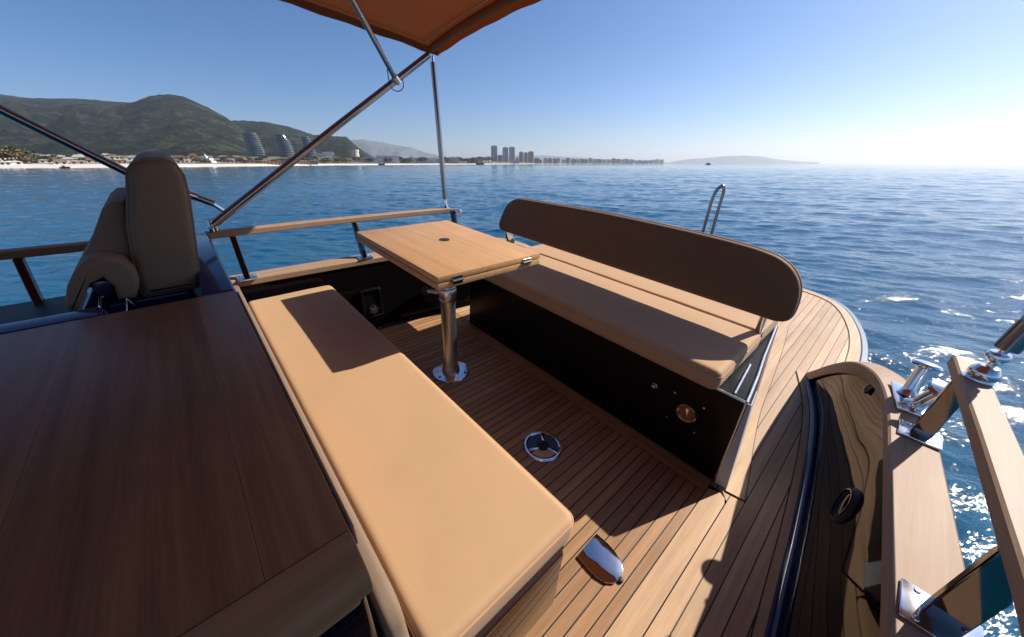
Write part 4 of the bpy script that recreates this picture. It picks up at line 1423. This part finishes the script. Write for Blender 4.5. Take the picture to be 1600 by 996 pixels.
# --- bimini
bi = thing("bimini_top", "brown canvas sun canopy carried on slanting steel poles", "canopy", (-1.1, 0.0, 0.83))
def cz(x, y):
    u = (x - XC) / 1.62
    base = 1.934 + 0.14 * (1 - u * u) + 0.10 * min(1.64 - y, 2.2)
    bow = 0.008 * math.sin((1.66 - y) * 2.2)
    return base - 0.01 * (y - 1.6) * 0 + bow + 0.035 * max(0, 1.0 - abs(y - 1.66) / 1.0) * 0
rows = []
nxs, nys = 60, 50
for j in range(nys + 1):
    y = 1.69 - 3.6 * j / nys
    row = []
    for i in range(nxs + 1):
        x = -2.73 + 3.26 * i / nxs
        yy = y - (0.05 * (1 - ((x - XC) / 1.63) ** 2) if j == 0 else 0.05 * (1 - ((x - XC) / 1.63) ** 2) * max(0, 1 - j / 12))
        z = cz(x, y) + 0.004 * mnoise.noise(Vector((x * 6, y * 6, 0)))
        row.append((x, yy, z))
    rows.append(row)
bm = loft_bm(rows)
bmesh.ops.recalc_face_normals(bm, faces=bm.faces[:])
bmesh.ops.solidify(bm, geom=bm.faces[:], thickness=0.003)
cn = finish("canvas", bm, M_CANVAS, bi, angle=60)
# doubled hem: a band under the rim, with stitching lines
def hem(pts_out, pts_in, name):
    b2 = loft_bm([pts_out, pts_in])
    bmesh.ops.recalc_face_normals(b2, faces=b2.faces[:])
    bmesh.ops.solidify(b2, geom=b2.faces[:], thickness=0.004)
    finish(name, b2, M_CANVAS, cn, angle=60)
aft = rows[0]
hem([(x, y + 0.004, z + 0.004) for x, y, z in aft], [(x, y - 0.012, z - 0.045 + 0.003 * math.sin(x * 23)) for x, y, z in aft], "hem")
stb = [r_[0] for r_ in rows]
prt = [r_[-1] for r_ in rows]
hem([(x - 0.004, y, z + 0.004) for x, y, z in stb], [(x + 0.01, y, z - 0.045 + 0.003 * math.sin(y * 19)) for x, y, z in stb], "hem")
hem([(x + 0.004, y, z + 0.004) for x, y, z in prt], [(x - 0.01, y, z - 0.045) for x, y, z in prt], "hem")
finish("pole_sleeve", tube_bm([(x, y - 0.075, cz(x, y) - 0.022) for x, y, z in aft[1:-1]], 0.026, 12), M_CANVAS, cn)
finish("seam_cord", tube_bm([(x, y - 0.14, cz(x, y) - 0.004) for x, y, z in aft[1:-1]], 0.004, 6), M_LEATHER, cn)
finish("seam_cord", tube_bm([(x + 0.06, y, z - 0.003 - 0.002) for x, y, z in stb[2:]], 0.004, 6), M_LEATHER, cn)
# frame
finish("main_pole", tube_bm([(-2.635, 0.085, 0.865), (-2.66, 0.85, 1.385), (-2.685, 1.58, 1.872)], 0.021, 16), M_POLE, bi)
finish("aft_pole", tube_bm([(-2.625, 1.63, 0.90), (-2.72, 1.635, 1.84)], 0.020, 16), M_POLE, bi)
bm = tube_bm([(-2.622, 1.63, 0.832), (-2.622, 1.63, 0.86), (-2.625, 1.63, 0.91)], [0.024, 0.012, 0.012], 14)
tube_bm([(-2.72, 1.635, 1.83), (-2.722, 1.635, 1.88)], 0.012, 12, bm)
finish("swivel_fitting", bm, M_CHROME, bi)
finish("forward_pole", tube_bm([(-2.66, 0.125, 0.975), (-2.66, -0.17, 1.15), (-2.66, -0.46, 1.40), (-2.66, -0.95, 1.86)], 0.019, 16), M_POLE, bi)
bm = tube_bm([(-2.65, 0.16, 0.93), (-2.65, 0.12, 0.975)], 0.013, 12)
tube_bm([(-2.655, -0.02, 1.062), (-2.655, 0.06, 1.018)], 0.025, 14, bm)
merge(bm, lathe_bm([(0.03, 0), (0.03, 0.02), (0.015, 0.03), (0.012, 0.06)], (-2.635, 0.08, 0.832)))
finish("pole_knuckle", bm, M_CHROME, bi)
finish("brace", tube_bm([(-2.655, 1.30, 1.695), (-2.30, 0.93, 1.975), (-2.2, 0.80, 2.03)], 0.016, 14), M_POLE, bi)
bm = tube_bm([(-2.655, 1.32, 1.68), (-2.64, 1.285, 1.71)], 0.022, 12)
finish("brace_clamp", bm, M_CHROME, bi)
lace = spline([(-2.64, 1.24, 1.745), (-2.65, 1.25, 1.68), (-2.66, 1.27, 1.64), (-2.67, 1.32, 1.63), (-2.67, 1.36, 1.66), (-2.66, 1.35, 1.72)], 6)
finish("lanyard", tube_bm(lace, 0.003, 6), M_BLACKM, bi)
# port pole
finish("aft_pole", tube_bm([(0.322, 1.585, 0.935), (0.325, 1.595, 0.965), (0.36, 1.61, 1.86)], [0.020, 0.020, 0.020], 16), M_POLE, bi)
bm = tube_bm([(0.319, 1.585, 0.87), (0.322, 1.585, 0.94)], 0.009, 12)
merge(bm, lathe_bm([(0.012, 0.0), (0.024, 0.012), (0.024, 0.024), (0.02, 0.03), (0, 0.03)], (0.319, 1.585, 0.892)))
merge(bm, lathe_bm([(0, 0.048), (0.02, 0.045), (0.031, 0.030), (0.033, 0.016), (0.028, 0.004), (0.036, 0.002), (0.036, 0.0)], (0.319, 1.585, 0.831)))
finish("swivel_fitting", bm, M_CHROME, bi)
finish("pole_socket", tube_bm([(0.322, 1.587, 0.935), (0.329, 1.59, 1.02)], 0.025, 16), M_POLE, bi)

for o in bpy.data.objects:
    if "_b" in o:
        del o["_b"]
